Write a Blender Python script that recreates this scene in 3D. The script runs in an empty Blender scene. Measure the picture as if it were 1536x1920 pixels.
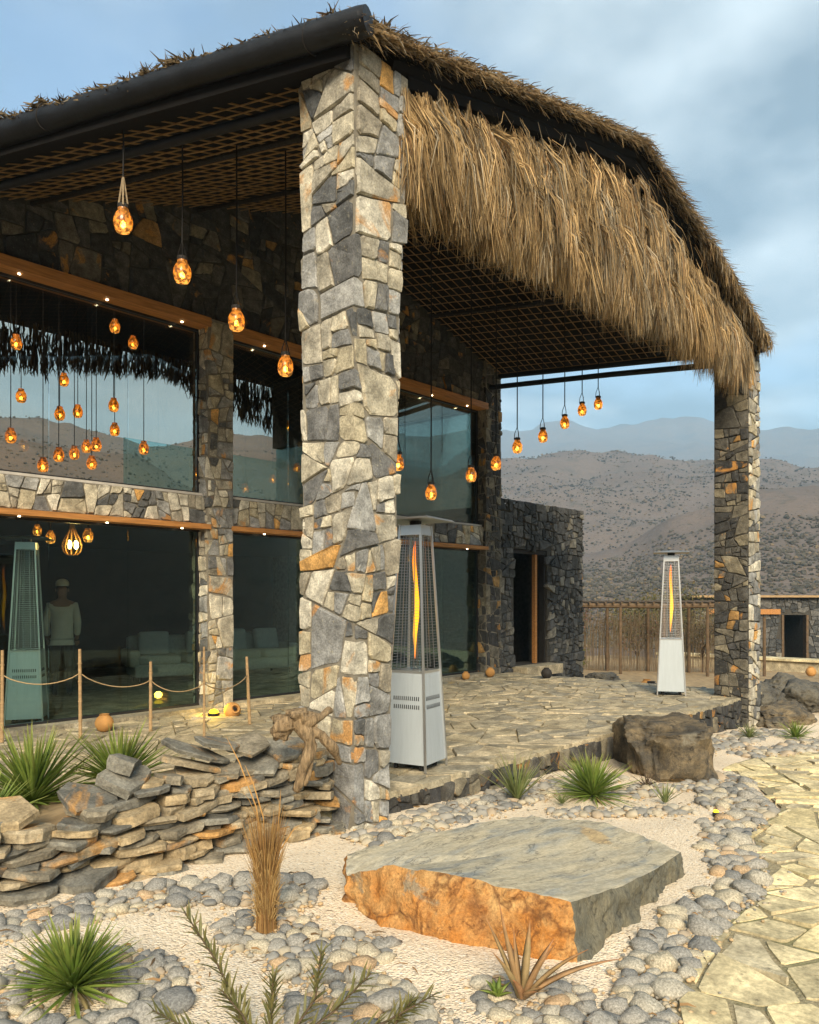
import bpy, bmesh, math, random
from mathutils import Vector, Matrix, noise
from math import sin, cos, pi, radians, sqrt

# ------------------------------------------------------------------ camera, sky, sun, exposure
SC = bpy.context.scene
COL = SC.collection
CAM = Vector((-4.388, -4.125, 1.555))
cd = bpy.data.cameras.new("camera")
cd.sensor_fit = 'HORIZONTAL'; cd.sensor_width = 36; cd.lens = 34.69; cd.shift_y = 0.1029
cd.clip_start = 0.05; cd.clip_end = 20000
co = bpy.data.objects.new("camera", cd); COL.objects.link(co)
co.location = CAM; co.rotation_euler = (radians(90), 0, radians(-48.24))
SC.camera = co

SUN_EL, SUN_AZ = radians(32), radians(224)          # direction towards the sun, azimuth from +X counter-clockwise
W = bpy.data.worlds.new("World"); SC.world = W; W.use_nodes = True
nt = W.node_tree; nt.nodes.clear()
def wn(t, **k):
    n = nt.nodes.new(t)
    for a, b in k.items(): setattr(n, a, b)
    return n
wout = wn('ShaderNodeOutputWorld'); wbg = wn('ShaderNodeBackground')
sky = wn('ShaderNodeTexSky'); sky.sky_type = 'NISHITA'; sky.sun_disc = False
sky.sun_elevation = SUN_EL; sky.sun_rotation = radians(90) - SUN_AZ
sky.air_density = 1.2; sky.dust_density = 1.4; sky.ozone_density = 0.9
tcw = wn('ShaderNodeTexCoord'); sepw = wn('ShaderNodeSeparateXYZ')
nt.links.new(tcw.outputs['Generated'], sepw.inputs[0])
# clouds live on a flat layer: direction / (height + k)
addz = wn('ShaderNodeMath', operation='ADD'); addz.inputs[1].default_value = 0.22
mxz = wn('ShaderNodeMath', operation='MAXIMUM'); mxz.inputs[1].default_value = 0.05
nt.links.new(sepw.outputs['Z'], mxz.inputs[0]); nt.links.new(mxz.outputs[0], addz.inputs[0])
dv = wn('ShaderNodeVectorMath', operation='DIVIDE'); cz = wn('ShaderNodeCombineXYZ')
for i in range(3): nt.links.new(addz.outputs[0], cz.inputs[i])
nt.links.new(tcw.outputs['Generated'], dv.inputs[0]); nt.links.new(cz.outputs[0], dv.inputs[1])
n1 = wn('ShaderNodeTexNoise'); n1.inputs['Scale'].default_value = 1.3; n1.inputs['Detail'].default_value = 7
n1.inputs['Roughness'].default_value = 0.5; n1.inputs['Distortion'].default_value = 0.35
mpw = wn('ShaderNodeMapping'); mpw.inputs['Location'].default_value = (3.1, 1.7, 0.4); mpw.inputs['Scale'].default_value = (1, 1, 2.6)
nt.links.new(dv.outputs[0], mpw.inputs[0]); nt.links.new(mpw.outputs[0], n1.inputs['Vector'])
cr = wn('ShaderNodeValToRGB'); cr.color_ramp.elements[0].position = 0.33; cr.color_ramp.elements[1].position = 0.53
nt.links.new(n1.outputs['Fac'], cr.inputs[0])
n2 = wn('ShaderNodeTexNoise'); n2.inputs['Scale'].default_value = 2.6; n2.inputs['Detail'].default_value = 6; n2.inputs['Roughness'].default_value = 0.5
nt.links.new(mpw.outputs[0], n2.inputs['Vector'])
cr2 = wn('ShaderNodeValToRGB'); cr2.color_ramp.elements[0].position = 0.41; cr2.color_ramp.elements[1].position = 0.66
cr2.color_ramp.elements[0].color = (1.4, 1.72, 2.0, 1); cr2.color_ramp.elements[1].color = (3.9, 4.3, 4.45, 1)
nt.links.new(n2.outputs['Fac'], cr2.inputs[0])
mixw = wn('ShaderNodeMix', data_type='RGBA')
cmul = wn('ShaderNodeMath', operation='MULTIPLY'); cmul.inputs[1].default_value = 0.94
crh = wn('ShaderNodeValToRGB'); crh.color_ramp.elements[0].position = 0.06; crh.color_ramp.elements[0].color = (1, 1, 1, 1); crh.color_ramp.elements[1].position = 0.34; crh.color_ramp.elements[1].color = (0, 0, 0, 1)
nt.links.new(sepw.outputs['Z'], crh.inputs[0])          # cloud banks close up towards the horizon all round
thin = wn('ShaderNodeMath', operation='MULTIPLY_ADD'); thin.inputs[1].default_value = 0.78; thin.inputs[2].default_value = 0.22   # thin veil everywhere
mxc = wn('ShaderNodeMath', operation='MAXIMUM'); nt.links.new(cr.outputs[0], thin.inputs[0]); nt.links.new(thin.outputs[0], mxc.inputs[0]); nt.links.new(crh.outputs[0], mxc.inputs[1])
nt.links.new(mxc.outputs[0], cmul.inputs[0])
nt.links.new(cmul.outputs[0], mixw.inputs['Factor']); nt.links.new(sky.outputs[0], mixw.inputs['A']); nt.links.new(cr2.outputs[0], mixw.inputs['B'])
nt.links.new(mixw.outputs['Result'], wbg.inputs[0]); wbg.inputs[1].default_value = 0.058
nt.links.new(wbg.outputs[0], wout.inputs[0])

sd = bpy.data.lights.new("sun", 'SUN'); sd.energy = 2.0; sd.angle = radians(26); sd.color = (1.0, 0.85, 0.64)
so = bpy.data.objects.new("sun", sd); COL.objects.link(so); so.location = (-6, -8, 20)
sdir = Vector((cos(SUN_AZ) * cos(SUN_EL), sin(SUN_AZ) * cos(SUN_EL), sin(SUN_EL)))
so.rotation_euler = sdir.to_track_quat('Z', 'Y').to_euler()
SC.view_settings.view_transform = 'Standard'; SC.view_settings.look = 'None'
SC.view_settings.exposure = 2.1; SC.view_settings.gamma = 1; SC.view_settings.use_curve_mapping = False
SC.cycles.use_denoising = True
SC.cycles.max_bounces = 7; SC.cycles.transparent_max_bounces = 16; SC.cycles.volume_bounces = 1
SC.cycles.sample_clamp_indirect = 6

# ------------------------------------------------------------------ helpers
R = random.Random(11)
def U(a, b): return R.uniform(a, b)
def tag(o, label=None, cat=None, group=None, kind=None):
    if label: o['label'] = label
    if cat: o['category'] = cat
    if group: o['group'] = group
    if kind: o['kind'] = kind
    return o
def wloc(o):
    v = Vector(o.location)
    while o.parent: o = o.parent; v += o.location
    return v
def empty(name, loc=(0, 0, 0), rz=0.0):
    o = bpy.data.objects.new(name, None); COL.objects.link(o)
    o.empty_display_size = 0.1; o.location = loc; o.rotation_euler = (0, 0, rz); return o
def mk(name, me, parent=None, loc=(0, 0, 0), rot=None):
    o = bpy.data.objects.new(name, me); COL.objects.link(o); o.parent = parent
    o.location = loc
    if rot is not None: o.rotation_euler = rot
    return o
def meshd(name, v, f, mats, smooth=False, mi=None):
    me = bpy.data.meshes.new(name); me.from_pydata([tuple(p) for p in v], [], f)
    for m in (mats if isinstance(mats, (list, tuple)) else [mats]): me.materials.append(m)
    if mi: me.polygons.foreach_set('material_index', mi)
    if smooth: me.polygons.foreach_set('use_smooth', [True] * len(me.polygons))
    me.update(); return me
def worldmesh(name, v, f, mats, parent=None, smooth=False, mi=None):
    """vertices in world space; origin put at their centre (or the parent's frame)"""
    c = Vector((0, 0, 0))
    for p in v: c += Vector(p)
    c /= len(v)
    me = meshd(name, [Vector(p) - c for p in v], f, mats, smooth, mi)
    return mk(name, me, parent, c - (wloc(parent) if parent else Vector((0, 0, 0))))
class MB:
    def __init__(s): s.v = []; s.f = []; s.m = []
    def add(s, v, f, m=0):
        b = len(s.v); s.v += [Vector(p) for p in v]; s.f += [tuple(i + b for i in q) for q in f]; s.m += [m] * len(f)
    def box(s, a, b, m=0):
        x0, y0, z0 = a; x1, y1, z1 = b
        s.add([(x0,y0,z0),(x1,y0,z0),(x1,y1,z0),(x0,y1,z0),(x0,y0,z1),(x1,y0,z1),(x1,y1,z1),(x0,y1,z1)],
              [(0,3,2,1),(4,5,6,7),(0,1,5,4),(1,2,6,5),(2,3,7,6),(3,0,4,7)], m)
    def tube(s, pts, rad, n=8, m=0, cap=True):
        pts = [Vector(p) for p in pts]
        if not isinstance(rad, (list, tuple)): rad = [rad] * len(pts)
        vs = []; up = None
        for i, p in enumerate(pts):
            t = (pts[min(i+1, len(pts)-1)] - pts[max(i-1, 0)]).normalized()
            if up is None: up = t.orthogonal().normalized()
            up = (up - t * up.dot(t)).normalized(); w = t.cross(up)
            for k in range(n):
                a = 2*pi*k/n; vs.append(p + (up*cos(a) + w*sin(a))*rad[i])
        fs = []
        for i in range(len(pts)-1):
            for k in range(n):
                k2 = (k+1) % n; fs.append((i*n+k, i*n+k2, (i+1)*n+k2, (i+1)*n+k))
        if cap: fs.append(tuple(range(n-1, -1, -1))); fs.append(tuple((len(pts)-1)*n+k for k in range(n)))
        s.add(vs, fs, m)
    def lathe(s, prof, n=16, c=(0, 0, 0), m=0):
        c = Vector(c); vs = []; fs = []
        for r, z in prof:
            for k in range(n): vs.append(c + Vector((r*cos(2*pi*k/n), r*sin(2*pi*k/n), z)))
        for i in range(len(prof)-1):
            for k in range(n):
                k2 = (k+1) % n; fs.append((i*n+k, i*n+k2, (i+1)*n+k2, (i+1)*n+k))
        fs.append(tuple(range(n-1, -1, -1))); fs.append(tuple((len(prof)-1)*n+k for k in range(n)))
        s.add(vs, fs, m)
    def build(s, name, mats, parent=None, smooth=False, loc=(0, 0, 0), rot=None):
        return mk(name, meshd(name, s.v, s.f, mats, smooth, s.m), parent, loc, rot)
    def world(s, name, mats, parent=None, smooth=False):
        return worldmesh(name, s.v, s.f, mats, parent, smooth, s.m)
def auto(o, deg=40):
    me = o.data; me.polygons.foreach_set('use_smooth', [True]*len(me.polygons)); me.set_sharp_from_angle(angle=radians(deg)); return o
def fb(p, oct=4): return noise.fractal(Vector(p), 0.9, 2.1, oct)

# ------------------------------------------------------------------ materials
class NT:
    def __init__(s, name):
        s.m = bpy.data.materials.new(name); s.m.use_nodes = True; s.t = s.m.node_tree; s.t.nodes.clear()
        s.out = s.t.nodes.new('ShaderNodeOutputMaterial')
    def n(s, t, ins=None, **k):
        n = s.t.nodes.new(t)
        for a, b in k.items(): setattr(n, a, b)
        for a, b in (ins or {}).items():
            if isinstance(b, bpy.types.NodeSocket): s.t.links.new(b, n.inputs[a])
            else: n.inputs[a].default_value = b
        return n
    def coords(s, kind='Object', seed=True, scale=(1, 1, 1)):
        tc = s.n('ShaderNodeTexCoord').outputs[kind]
        if seed:
            oi = s.n('ShaderNodeObjectInfo').outputs['Random']
            mu = s.n('ShaderNodeMath', {0: oi, 1: 57.0}, operation='MULTIPLY').outputs[0]
            tc = s.n('ShaderNodeVectorMath', {0: tc, 1: mu}, operation='ADD').outputs[0]
        return s.n('ShaderNodeMapping', {0: tc, 'Scale': scale}).outputs[0]
    def noise(s, vec, scale, detail=5, rough=0.55, dist=0.0):
        return s.n('ShaderNodeTexNoise', {'Vector': vec, 'Scale': scale, 'Detail': detail, 'Roughness': rough, 'Distortion': dist}).outputs['Fac']
    def ramp(s, fac, els, interp='LINEAR'):
        r = s.n('ShaderNodeValToRGB', {0: fac}); r.color_ramp.interpolation = interp
        e = r.color_ramp.elements
        while len(e) < len(els): e.new(0.5)
        for i, (p, c) in enumerate(els):
            e[i].position = p; e[i].color = (c if isinstance(c, (tuple, list)) else (c, c, c)) [:3] + (1,) if isinstance(c, (tuple, list)) else (c, c, c, 1)
        return r.outputs[0]
    def mix(s, fac, a, b, mode='MIX'):
        n = s.n('ShaderNodeMix', data_type='RGBA', blend_type=mode)
        for k, v in (('Factor', fac), ('A', a), ('B', b)):
            i = n.inputs[k] if k == 'Factor' else [x for x in n.inputs if x.name == k and x.type == 'RGBA'][0]
            if isinstance(v, bpy.types.NodeSocket): s.t.links.new(v, i)
            else: i.default_value = v if k == 'Factor' else tuple(v) + (1,) if len(v) == 3 else v
        return [x for x in n.outputs if x.type == 'RGBA'][0]
    def bump(s, h, strength=0.4, dist=0.02):
        return s.n('ShaderNodeBump', {'Height': h, 'Strength': strength, 'Distance': dist}).outputs[0]
    def bsdf(s, col, rough=0.8, normal=None, metal=0.0, spec=0.3, **k):
        b = s.n('ShaderNodeBsdfPrincipled', {'Base Color': col if isinstance(col, bpy.types.NodeSocket) else tuple(col) + (1,), 'Roughness': rough, 'Metallic': metal, 'Specular IOR Level': spec, **k})
        if normal is not None: s.t.links.new(normal, b.inputs['Normal'])
        s.t.links.new(b.outputs[0], s.out.inputs['Surface']); return s.m

def stone_mat(name, ramp, stain=(0.50, 0.24, 0.055), stain_lo=0.62, lichen=0.5, bump=0.55, scale=9.0, rough=0.88, pit=0.6):
    t = NT(name); oi = t.n('ShaderNodeObjectInfo').outputs['Random']
    base = t.ramp(oi, ramp, 'CONSTANT'); v = t.coords()
    n1 = t.noise(v, scale, 8, 0.65); n2 = t.noise(v, scale*0.32, 5, 0.6, 0.7); n3 = t.noise(v, scale*3.6, 8, 0.72); n4 = t.noise(v, scale*9, 5, 0.7)
    c = t.mix(1.0, base, t.ramp(n1, [(0.28, 0.38), (0.5, 0.92), (0.72, 1.6)]), 'MULTIPLY')
    c = t.mix(t.ramp(n2, [(stain_lo, 0.0), (stain_lo + 0.07, 0.8)]), c, stain)
    c = t.mix(t.ramp(n3, [(0.58, 0.0), (0.68, lichen)]), c, (0.46, 0.41, 0.27))
    c = t.mix(t.ramp(n3, [(0.30, pit), (0.39, 0.0)]), c, (0.04, 0.038, 0.032))
    c = t.mix(1.0, c, t.ramp(n4, [(0.3, 0.6), (0.7, 1.38)]), 'MULTIPLY')
    h = t.mix(0.55, n1, t.mix(0.4, n3, n4))
    return t.bsdf(c, rough, t.bump(h, bump, 0.05))
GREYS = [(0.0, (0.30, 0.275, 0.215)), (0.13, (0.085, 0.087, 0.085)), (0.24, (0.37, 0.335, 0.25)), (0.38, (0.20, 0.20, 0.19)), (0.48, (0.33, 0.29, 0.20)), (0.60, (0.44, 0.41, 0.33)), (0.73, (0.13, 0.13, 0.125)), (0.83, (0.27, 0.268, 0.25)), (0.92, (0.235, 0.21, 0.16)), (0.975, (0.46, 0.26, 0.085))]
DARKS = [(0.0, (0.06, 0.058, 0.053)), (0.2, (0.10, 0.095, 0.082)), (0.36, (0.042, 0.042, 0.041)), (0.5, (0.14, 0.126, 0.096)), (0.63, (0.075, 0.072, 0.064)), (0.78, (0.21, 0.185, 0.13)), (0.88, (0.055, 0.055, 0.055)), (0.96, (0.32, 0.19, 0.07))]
BASALT = [(0.0, (0.07, 0.073, 0.071)), (0.25, (0.10, 0.10, 0.096)), (0.5, (0.05, 0.053, 0.053)), (0.7, (0.13, 0.126, 0.114)), (0.92, (0.22, 0.205, 0.165))]
M = {}
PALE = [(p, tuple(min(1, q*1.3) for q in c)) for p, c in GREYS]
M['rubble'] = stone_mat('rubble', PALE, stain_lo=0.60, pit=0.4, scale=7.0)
M['rubble_shade'] = stone_mat('rubble_dark_shaded', DARKS, lichen=0.25)  # darker ramp puts porch shade into the facade stones; also serves dark post
M['rubble_band'] = stone_mat('rubble_band', [(p, tuple(min(1, q*1.35) for q in c)) for p, c in GREYS], stain_lo=0.64, lichen=0.3, pit=0.4)
M['basalt'] = stone_mat('basalt', BASALT, stain_lo=0.7, lichen=0.3)
M['slate'] = stone_mat('slate', [(0.0, (0.36, 0.295, 0.19)), (0.25, (0.25, 0.22, 0.16)), (0.42, (0.165, 0.16, 0.135)), (0.58, (0.40, 0.31, 0.18)), (0.74, (0.2, 0.19, 0.155)), (0.95, (0.46, 0.26, 0.09))], stain=(0.52, 0.27, 0.075), stain_lo=0.575, lichen=0.25, scale=6, bump=0.5)
M['flag'] = stone_mat('flagstone', [(0.0, (0.68, 0.57, 0.325)), (0.25, (0.60, 0.505, 0.295)), (0.5, (0.73, 0.615, 0.36)), (0.72, (0.64, 0.53, 0.285)), (0.9, (0.56, 0.48, 0.31))], stain=(0.6, 0.44, 0.2), stain_lo=0.68, lichen=0.12, scale=3.5, bump=0.22)
M['terrace_flag'] = stone_mat('terrace_flagstone', [(0.0, (0.40, 0.34, 0.22)), (0.3, (0.33, 0.29, 0.20)), (0.55, (0.45, 0.38, 0.25)), (0.8, (0.29, 0.26, 0.19))], stain=(0.45, 0.33, 0.15), stain_lo=0.68, lichen=0.12, scale=4, bump=0.3, rough=0.7)
M['pebble'] = stone_mat('pebble', [(0.0, (0.33, 0.31, 0.265)), (0.22, (0.22, 0.217, 0.2)), (0.42, (0.42, 0.385, 0.305)), (0.6, (0.285, 0.273, 0.24)), (0.78, (0.48, 0.42, 0.30)), (0.96, (0.48, 0.34, 0.20))], stain_lo=0.86, lichen=0.25, scale=7, bump=0.2, rough=0.8)
def pebble_stuff():
    t = NT('pebble_mass'); a = t.n('ShaderNodeAttribute', attribute_name='tint').outputs['Color']; v = t.coords(seed=False)
    n1 = t.noise(v, 9, 7, 0.6)
    return t.bsdf(t.mix(1.0, a, t.ramp(n1, [(0.25, 0.65), (0.75, 1.25)]), 'MULTIPLY'), 0.82, t.bump(n1, 0.2, 0.03))
M['pebble_mass'] = pebble_stuff()
def simple(name, col, rough=0.8, var=0.25, scale=6.0, bump=0.3, metal=0.0, spec=0.3, stretch=(1, 1, 1), seed=True, bd=0.01):
    t = NT(name); v = t.coords(seed=seed, scale=stretch); n = t.noise(v, scale, 6, 0.6)
    c = t.mix(1.0, col, t.ramp(n, [(0.25, 1 - var), (0.75, 1 + var)]), 'MULTIPLY')
    return t.bsdf(c, rough, t.bump(n, bump, bd) if bump else None, metal, spec)
M['mortar'] = simple('mortar', (0.20, 0.18, 0.14), 0.95, 0.4, 14, 0.6)
M['mortar_dark'] = simple('mortar_dark', (0.06, 0.055, 0.045), 0.95, 0.4, 14, 0.6)
M['black_pole'] = simple('black_pole', (0.007, 0.0075, 0.009), 0.5, 0.6, 5, 0.5, spec=0.35, bd=0.03)
M['dark_timber'] = simple('dark_timber', (0.022, 0.019, 0.016), 0.7, 0.5, 8, 0.4, stretch=(1, 6, 1))
M['lintel_wood'] = simple('lintel_wood', (0.42, 0.19, 0.055), 0.55, 0.4, 5, 0.3, stretch=(0.6, 6, 8))
M['frame'] = simple('window_frame', (0.02, 0.02, 0.021), 0.4, 0.2, 6, 0.05)
M['cane'] = simple('cane', (0.27, 0.165, 0.068), 0.7, 0.4, 9, 0.3)
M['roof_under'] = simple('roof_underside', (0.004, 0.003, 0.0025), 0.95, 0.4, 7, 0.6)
M['bamboo'] = simple('bamboo', (0.36, 0.24, 0.12), 0.6, 0.35, 8, 0.25, stretch=(1, 1, 3))
M['rope'] = simple('rope', (0.38, 0.27, 0.14), 0.9, 0.3, 40, 0.6)
M['cord'] = simple('cord', (0.012, 0.011, 0.01), 0.8, 0.2, 30, 0.2)
M['sisal'] = simple('sisal', (0.34, 0.26, 0.16), 0.95, 0.3, 40, 0.6)
M['clay'] = simple('clay_pot', (0.46, 0.24, 0.075), 0.8, 0.35, 6, 0.4)
M['dark_clay'] = simple('dark_pot', (0.03, 0.027, 0.024), 0.7, 0.35, 6, 0.4)
M['soil'] = simple('soil', (0.30, 0.215, 0.115), 0.95, 0.45, 5, 0.8, seed=False, bd=0.03)
M['driftwood'] = simple('driftwood', (0.27, 0.19, 0.105), 0.85, 0.7, 16, 1.0, stretch=(3, 3, 0.7), bd=0.03)
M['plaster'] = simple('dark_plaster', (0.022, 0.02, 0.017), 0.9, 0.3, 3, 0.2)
M['sofa'] = simple('sofa_fabric', (0.42, 0.40, 0.35), 0.95, 0.15, 30, 0.3)
M['reed'] = simple('reed_screen', (0.19, 0.14, 0.085), 0.9, 0.5, 20, 0.6, stretch=(6, 6, 0.5))
M['old_wood'] = simple('old_wood', (0.12, 0.08, 0.045), 0.85, 0.4, 8, 0.5)
M['bark'] = simple('bark', (0.1, 0.07, 0.045), 0.9, 0.4, 9, 0.6)
M['steel'] = simple('brushed_steel', (0.44, 0.49, 0.515), 0.42, 0.07, 5, 0.04, metal=0.2, spec=0.5, stretch=(8, 8, 0.6))
M['steel_trim'] = simple('steel_trim', (0.62, 0.62, 0.60), 0.3, 0.06, 10, 0.0, metal=0.85, spec=0.5)
M['guard'] = simple('guard_wire', (0.25, 0.25, 0.25), 0.4, 0.06, 10, 0.0, metal=0.8)
M['black_metal'] = simple('black_metal', (0.015, 0.015, 0.015), 0.5, 0.2, 10, 0.0)
M['shirt'] = simple('white_cloth', (0.5, 0.49, 0.46), 0.9, 0.08, 12, 0.3)
M['trousers'] = simple('dark_cloth', (0.03, 0.03, 0.035), 0.9, 0.2, 12, 0.3)
M['skin'] = simple('skin', (0.22, 0.12, 0.075), 0.6, 0.08, 12, 0.05)
def block_mat(name, c1, c2, dark, scale=4.0, bump=0.8, veins=0.0, stretch=(1, 1, 1), patch=None):
    t = NT(name); v = t.coords(seed=False, scale=stretch); n1 = t.noise(v, scale, 9, 0.66, 0.5); n2 = t.noise(v, scale*3.6, 10, 0.74, 0.4); n3 = t.noise(v, scale*0.55, 4, 0.55, 0.8); n4 = t.noise(v, scale*13, 6, 0.7)
    c = t.mix(t.ramp(n1, [(0.36, 0.0), (0.60, 1.0)]), c1, c2)
    c = t.mix(t.ramp(n2, [(0.34, 0.9), (0.47, 0.0)]), c, dark)
    c = t.mix(t.ramp(n3, [(0.55, 0.0), (0.68, 0.6)]), c, c1)
    if veins:
        ms = t.n('ShaderNodeMath', {0: t.n('ShaderNodeMath', {0: n3, 1: 0.5}, operation='SUBTRACT').outputs[0]}, operation='ABSOLUTE').outputs[0]
        c = t.mix(t.ramp(ms, [(0.0, veins), (0.035, 0.0)]), c, dark)
        c = t.mix(t.ramp(n3, [(0.30, veins), (0.42, 0.0)]), c, tuple(q*1.6 for q in dark))
    if patch: c = t.mix(t.ramp(t.noise(v, scale*0.8, 6, 0.65, 0.5), [(0.60, 0.0), (0.66, 0.8)]), c, patch)
    c = t.mix(1.0, c, t.ramp(n4, [(0.3, 0.66), (0.7, 1.3)]), 'MULTIPLY')
    return t.bsdf(c, 0.88, t.bump(t.mix(0.5, n1, t.mix(0.5, n2, n4)), bump, 0.06))
M['boulder_orange'] = block_mat('boulder_rust_face', (0.66, 0.39, 0.15), (0.54, 0.225, 0.05), (0.15, 0.06, 0.022), 4.6, 1.0, veins=0.75, patch=(0.33, 0.29, 0.20))
M['boulder_side'] = block_mat('boulder_grey_side', (0.25, 0.225, 0.15), (0.15, 0.148, 0.115), (0.06, 0.058, 0.047), 5, 0.9, stretch=(1.6, 1.6, 0.6))
M['rock_brown'] = block_mat('rock_brown', (0.27, 0.205, 0.115), (0.085, 0.076, 0.06), (0.022, 0.02, 0.018), 3.4, 1.0, veins=0.35, patch=(0.21, 0.19, 0.14))
M['rock_dark'] = block_mat('rock_dark', (0.16, 0.145, 0.11), (0.075, 0.073, 0.066), (0.025, 0.025, 0.024), 3.0, 1.0)
def boulder_top():
    t = NT('boulder_top'); v = t.coords(seed=False, scale=(1.0, 2.6, 1.0)); vv = t.coords(seed=False)
    rot = t.n('ShaderNodeMapping', {0: vv, 'Rotation': (0, 0, radians(25)), 'Scale': (0.8, 3.0, 1)}).outputs[0]
    n1 = t.noise(rot, 2.6, 7, 0.6, 0.5); n2 = t.noise(vv, 48, 9, 0.75); n3 = t.noise(vv, 1.7, 3, 0.5, 0.3); n5 = t.noise(rot, 7.0, 9, 0.7, 0.8)
    crk = t.n('ShaderNodeMath', {0: t.n('ShaderNodeMath', {0: t.noise(rot, 1.1, 6, 0.6, 0.6), 1: 0.5}, operation='SUBTRACT').outputs[0]}, operation='ABSOLUTE').outputs[0]
    c = t.mix(t.ramp(n1, [(0.38, 0.0), (0.6, 1.0)]), (0.40, 0.375, 0.295), (0.53, 0.46, 0.315))
    c = t.mix(t.ramp(n1, [(0.32, 0.85), (0.45, 0.0)]), c, (0.22, 0.245, 0.245))
    c = t.mix(t.ramp(n3, [(0.66, 0.0), (0.7, 0.7)]), c, (0.55, 0.38, 0.17))
    c = t.mix(1.0, c, t.ramp(n5, [(0.3, 0.62), (0.55, 1.05), (0.75, 1.25)]), 'MULTIPLY')
    c = t.mix(1.0, c, t.ramp(n2, [(0.3, 0.72), (0.7, 1.22)]), 'MULTIPLY')
    c = t.mix(t.ramp(crk, [(0.0, 0.7), (0.008, 0.0)]), c, (0.09, 0.085, 0.07))
    return t.bsdf(c, 0.8, t.bump(t.mix(0.5, n5, n2), 0.45, 0.03))
M['boulder_top'] = boulder_top()
def gravel():
    t = NT('white_gravel'); v = t.coords(seed=False)
    vo = t.n('ShaderNodeTexVoronoi', {'Vector': v, 'Scale': 75.0}); n = t.noise(v, 1.1, 4, 0.55); n2 = t.noise(v, 40, 3, 0.6)
    sp = t.n('ShaderNodeSeparateXYZ', {0: vo.outputs['Color']}).outputs[0]
    c = t.ramp(sp, [(0.0, (0.5, 0.4, 0.29)), (0.12, (0.76, 0.63, 0.45)), (0.5, (0.86, 0.74, 0.56)), (0.85, (0.80, 0.64, 0.44)), (1.0, (0.9, 0.82, 0.68))])
    c = t.mix(1.0, c, t.ramp(n, [(0.3, 0.86), (0.7, 1.06)]), 'MULTIPLY')
    d = t.ramp(vo.outputs['Distance'], [(0.0, 1.0), (0.6, 0.0)])
    return t.bsdf(c, 0.9, t.bump(d, 0.7, 0.012))
M['gravel'] = gravel()
def path_base():
    t = NT('path_joint_grit'); v = t.coords(seed=False)
    n = t.noise(v, 60, 5, 0.65); n2 = t.noise(v, 2.2, 4, 0.55)
    c = t.ramp(n, [(0.3, (0.19, 0.16, 0.09)), (0.6, (0.42, 0.355, 0.22))])
    c = t.mix(t.ramp(n2, [(0.5, 0.0), (0.66, 0.7)]), c, (0.16, 0.17, 0.06))
    return t.bsdf(c, 0.95, t.bump(n, 0.8, 0.02))
M['path_base'] = path_base()
def terrain_mat():
    t = NT('dry_hillside'); v = t.coords(seed=False)
    n1 = t.noise(v, 0.012, 8, 0.62); n2 = t.noise(v, 0.09, 7, 0.66); n3 = t.noise(v, 0.8, 4, 0.6)
    c = t.ramp(n1, [(0.3, (0.115, 0.088, 0.07)), (0.5, (0.15, 0.115, 0.09)), (0.7, (0.095, 0.08, 0.068))])
    c = t.mix(t.ramp(n2, [(0.54, 0.0), (0.64, 0.55)]), c, (0.075, 0.068, 0.052))
    c = t.mix(t.ramp(n3, [(0.60, 0.0), (0.66, 0.75)]), c, (0.045, 0.047, 0.03))
    return t.bsdf(c, 0.95, t.bump(n2, 0.7, 3.0))
M['terrain'] = terrain_mat()
def attr_mat(name, rough=0.85, var=True, trans=0.0):
    t = NT(name); a = t.n('ShaderNodeAttribute', attribute_name='tint').outputs['Color']
    b = t.bsdf(a, rough)
    if trans:
        p = [n for n in t.t.nodes if n.type == 'BSDF_PRINCIPLED'][0]
        tr = t.n('ShaderNodeBsdfTranslucent', {'Color': a}); mx = t.n('ShaderNodeMixShader', {0: trans, 1: p.outputs[0], 2: tr.outputs[0]})
        t.t.links.new(mx.outputs[0], t.out.inputs['Surface'])
    return b
M['straw'] = attr_mat('straw', 0.8, trans=0.12)
M['bush'] = attr_mat('scrub', 0.9)
def leaf_mat(name, c1, c2, c3):
    t = NT(name); oi = t.n('ShaderNodeObjectInfo').outputs['Random']; v = t.coords(scale=(1, 1, 1))
    z = t.n('ShaderNodeTexCoord').outputs['Generated']; zz = t.n('ShaderNodeSeparateXYZ', {0: z}).outputs[0]
    n = t.noise(v, 20, 3)
    c = t.mix(oi, c1, c2); c = t.mix(t.ramp(zz, [(0.62, 0.0), (1.0, 0.6)]), c, c3)
    c = t.mix(1.0, c, t.ramp(n, [(0.3, 0.8), (0.7, 1.2)]), 'MULTIPLY')
    m = t.bsdf(c, 0.5); p = [q for q in t.t.nodes if q.type == 'BSDF_PRINCIPLED'][0]
    tr = t.n('ShaderNodeBsdfTranslucent', {'Color': c}); mx = t.n('ShaderNodeMixShader', {0: 0.2, 1: p.outputs[0], 2: tr.outputs[0]})
    t.t.links.new(mx.outputs[0], t.out.inputs['Surface']); return m
M['yucca'] = leaf_mat('yucca_leaf', (0.115, 0.185, 0.03), (0.21, 0.28, 0.055), (0.36, 0.33, 0.10))
M['yucca_dry'] = leaf_mat('yucca_dry_leaf', (0.32, 0.25, 0.12), (0.24, 0.2, 0.09), (0.36, 0.27, 0.13))
M['aloe'] = leaf_mat('aloe_leaf', (0.42, 0.235, 0.115), (0.36, 0.27, 0.13), (0.45, 0.17, 0.07))
M['oleander'] = leaf_mat('narrow_leaf', (0.12, 0.125, 0.045), (0.19, 0.17, 0.06), (0.25, 0.2, 0.08))
M['sedge'] = leaf_mat('green_blade', (0.14, 0.19, 0.06), (0.22, 0.24, 0.09), (0.32, 0.28, 0.12))
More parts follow.
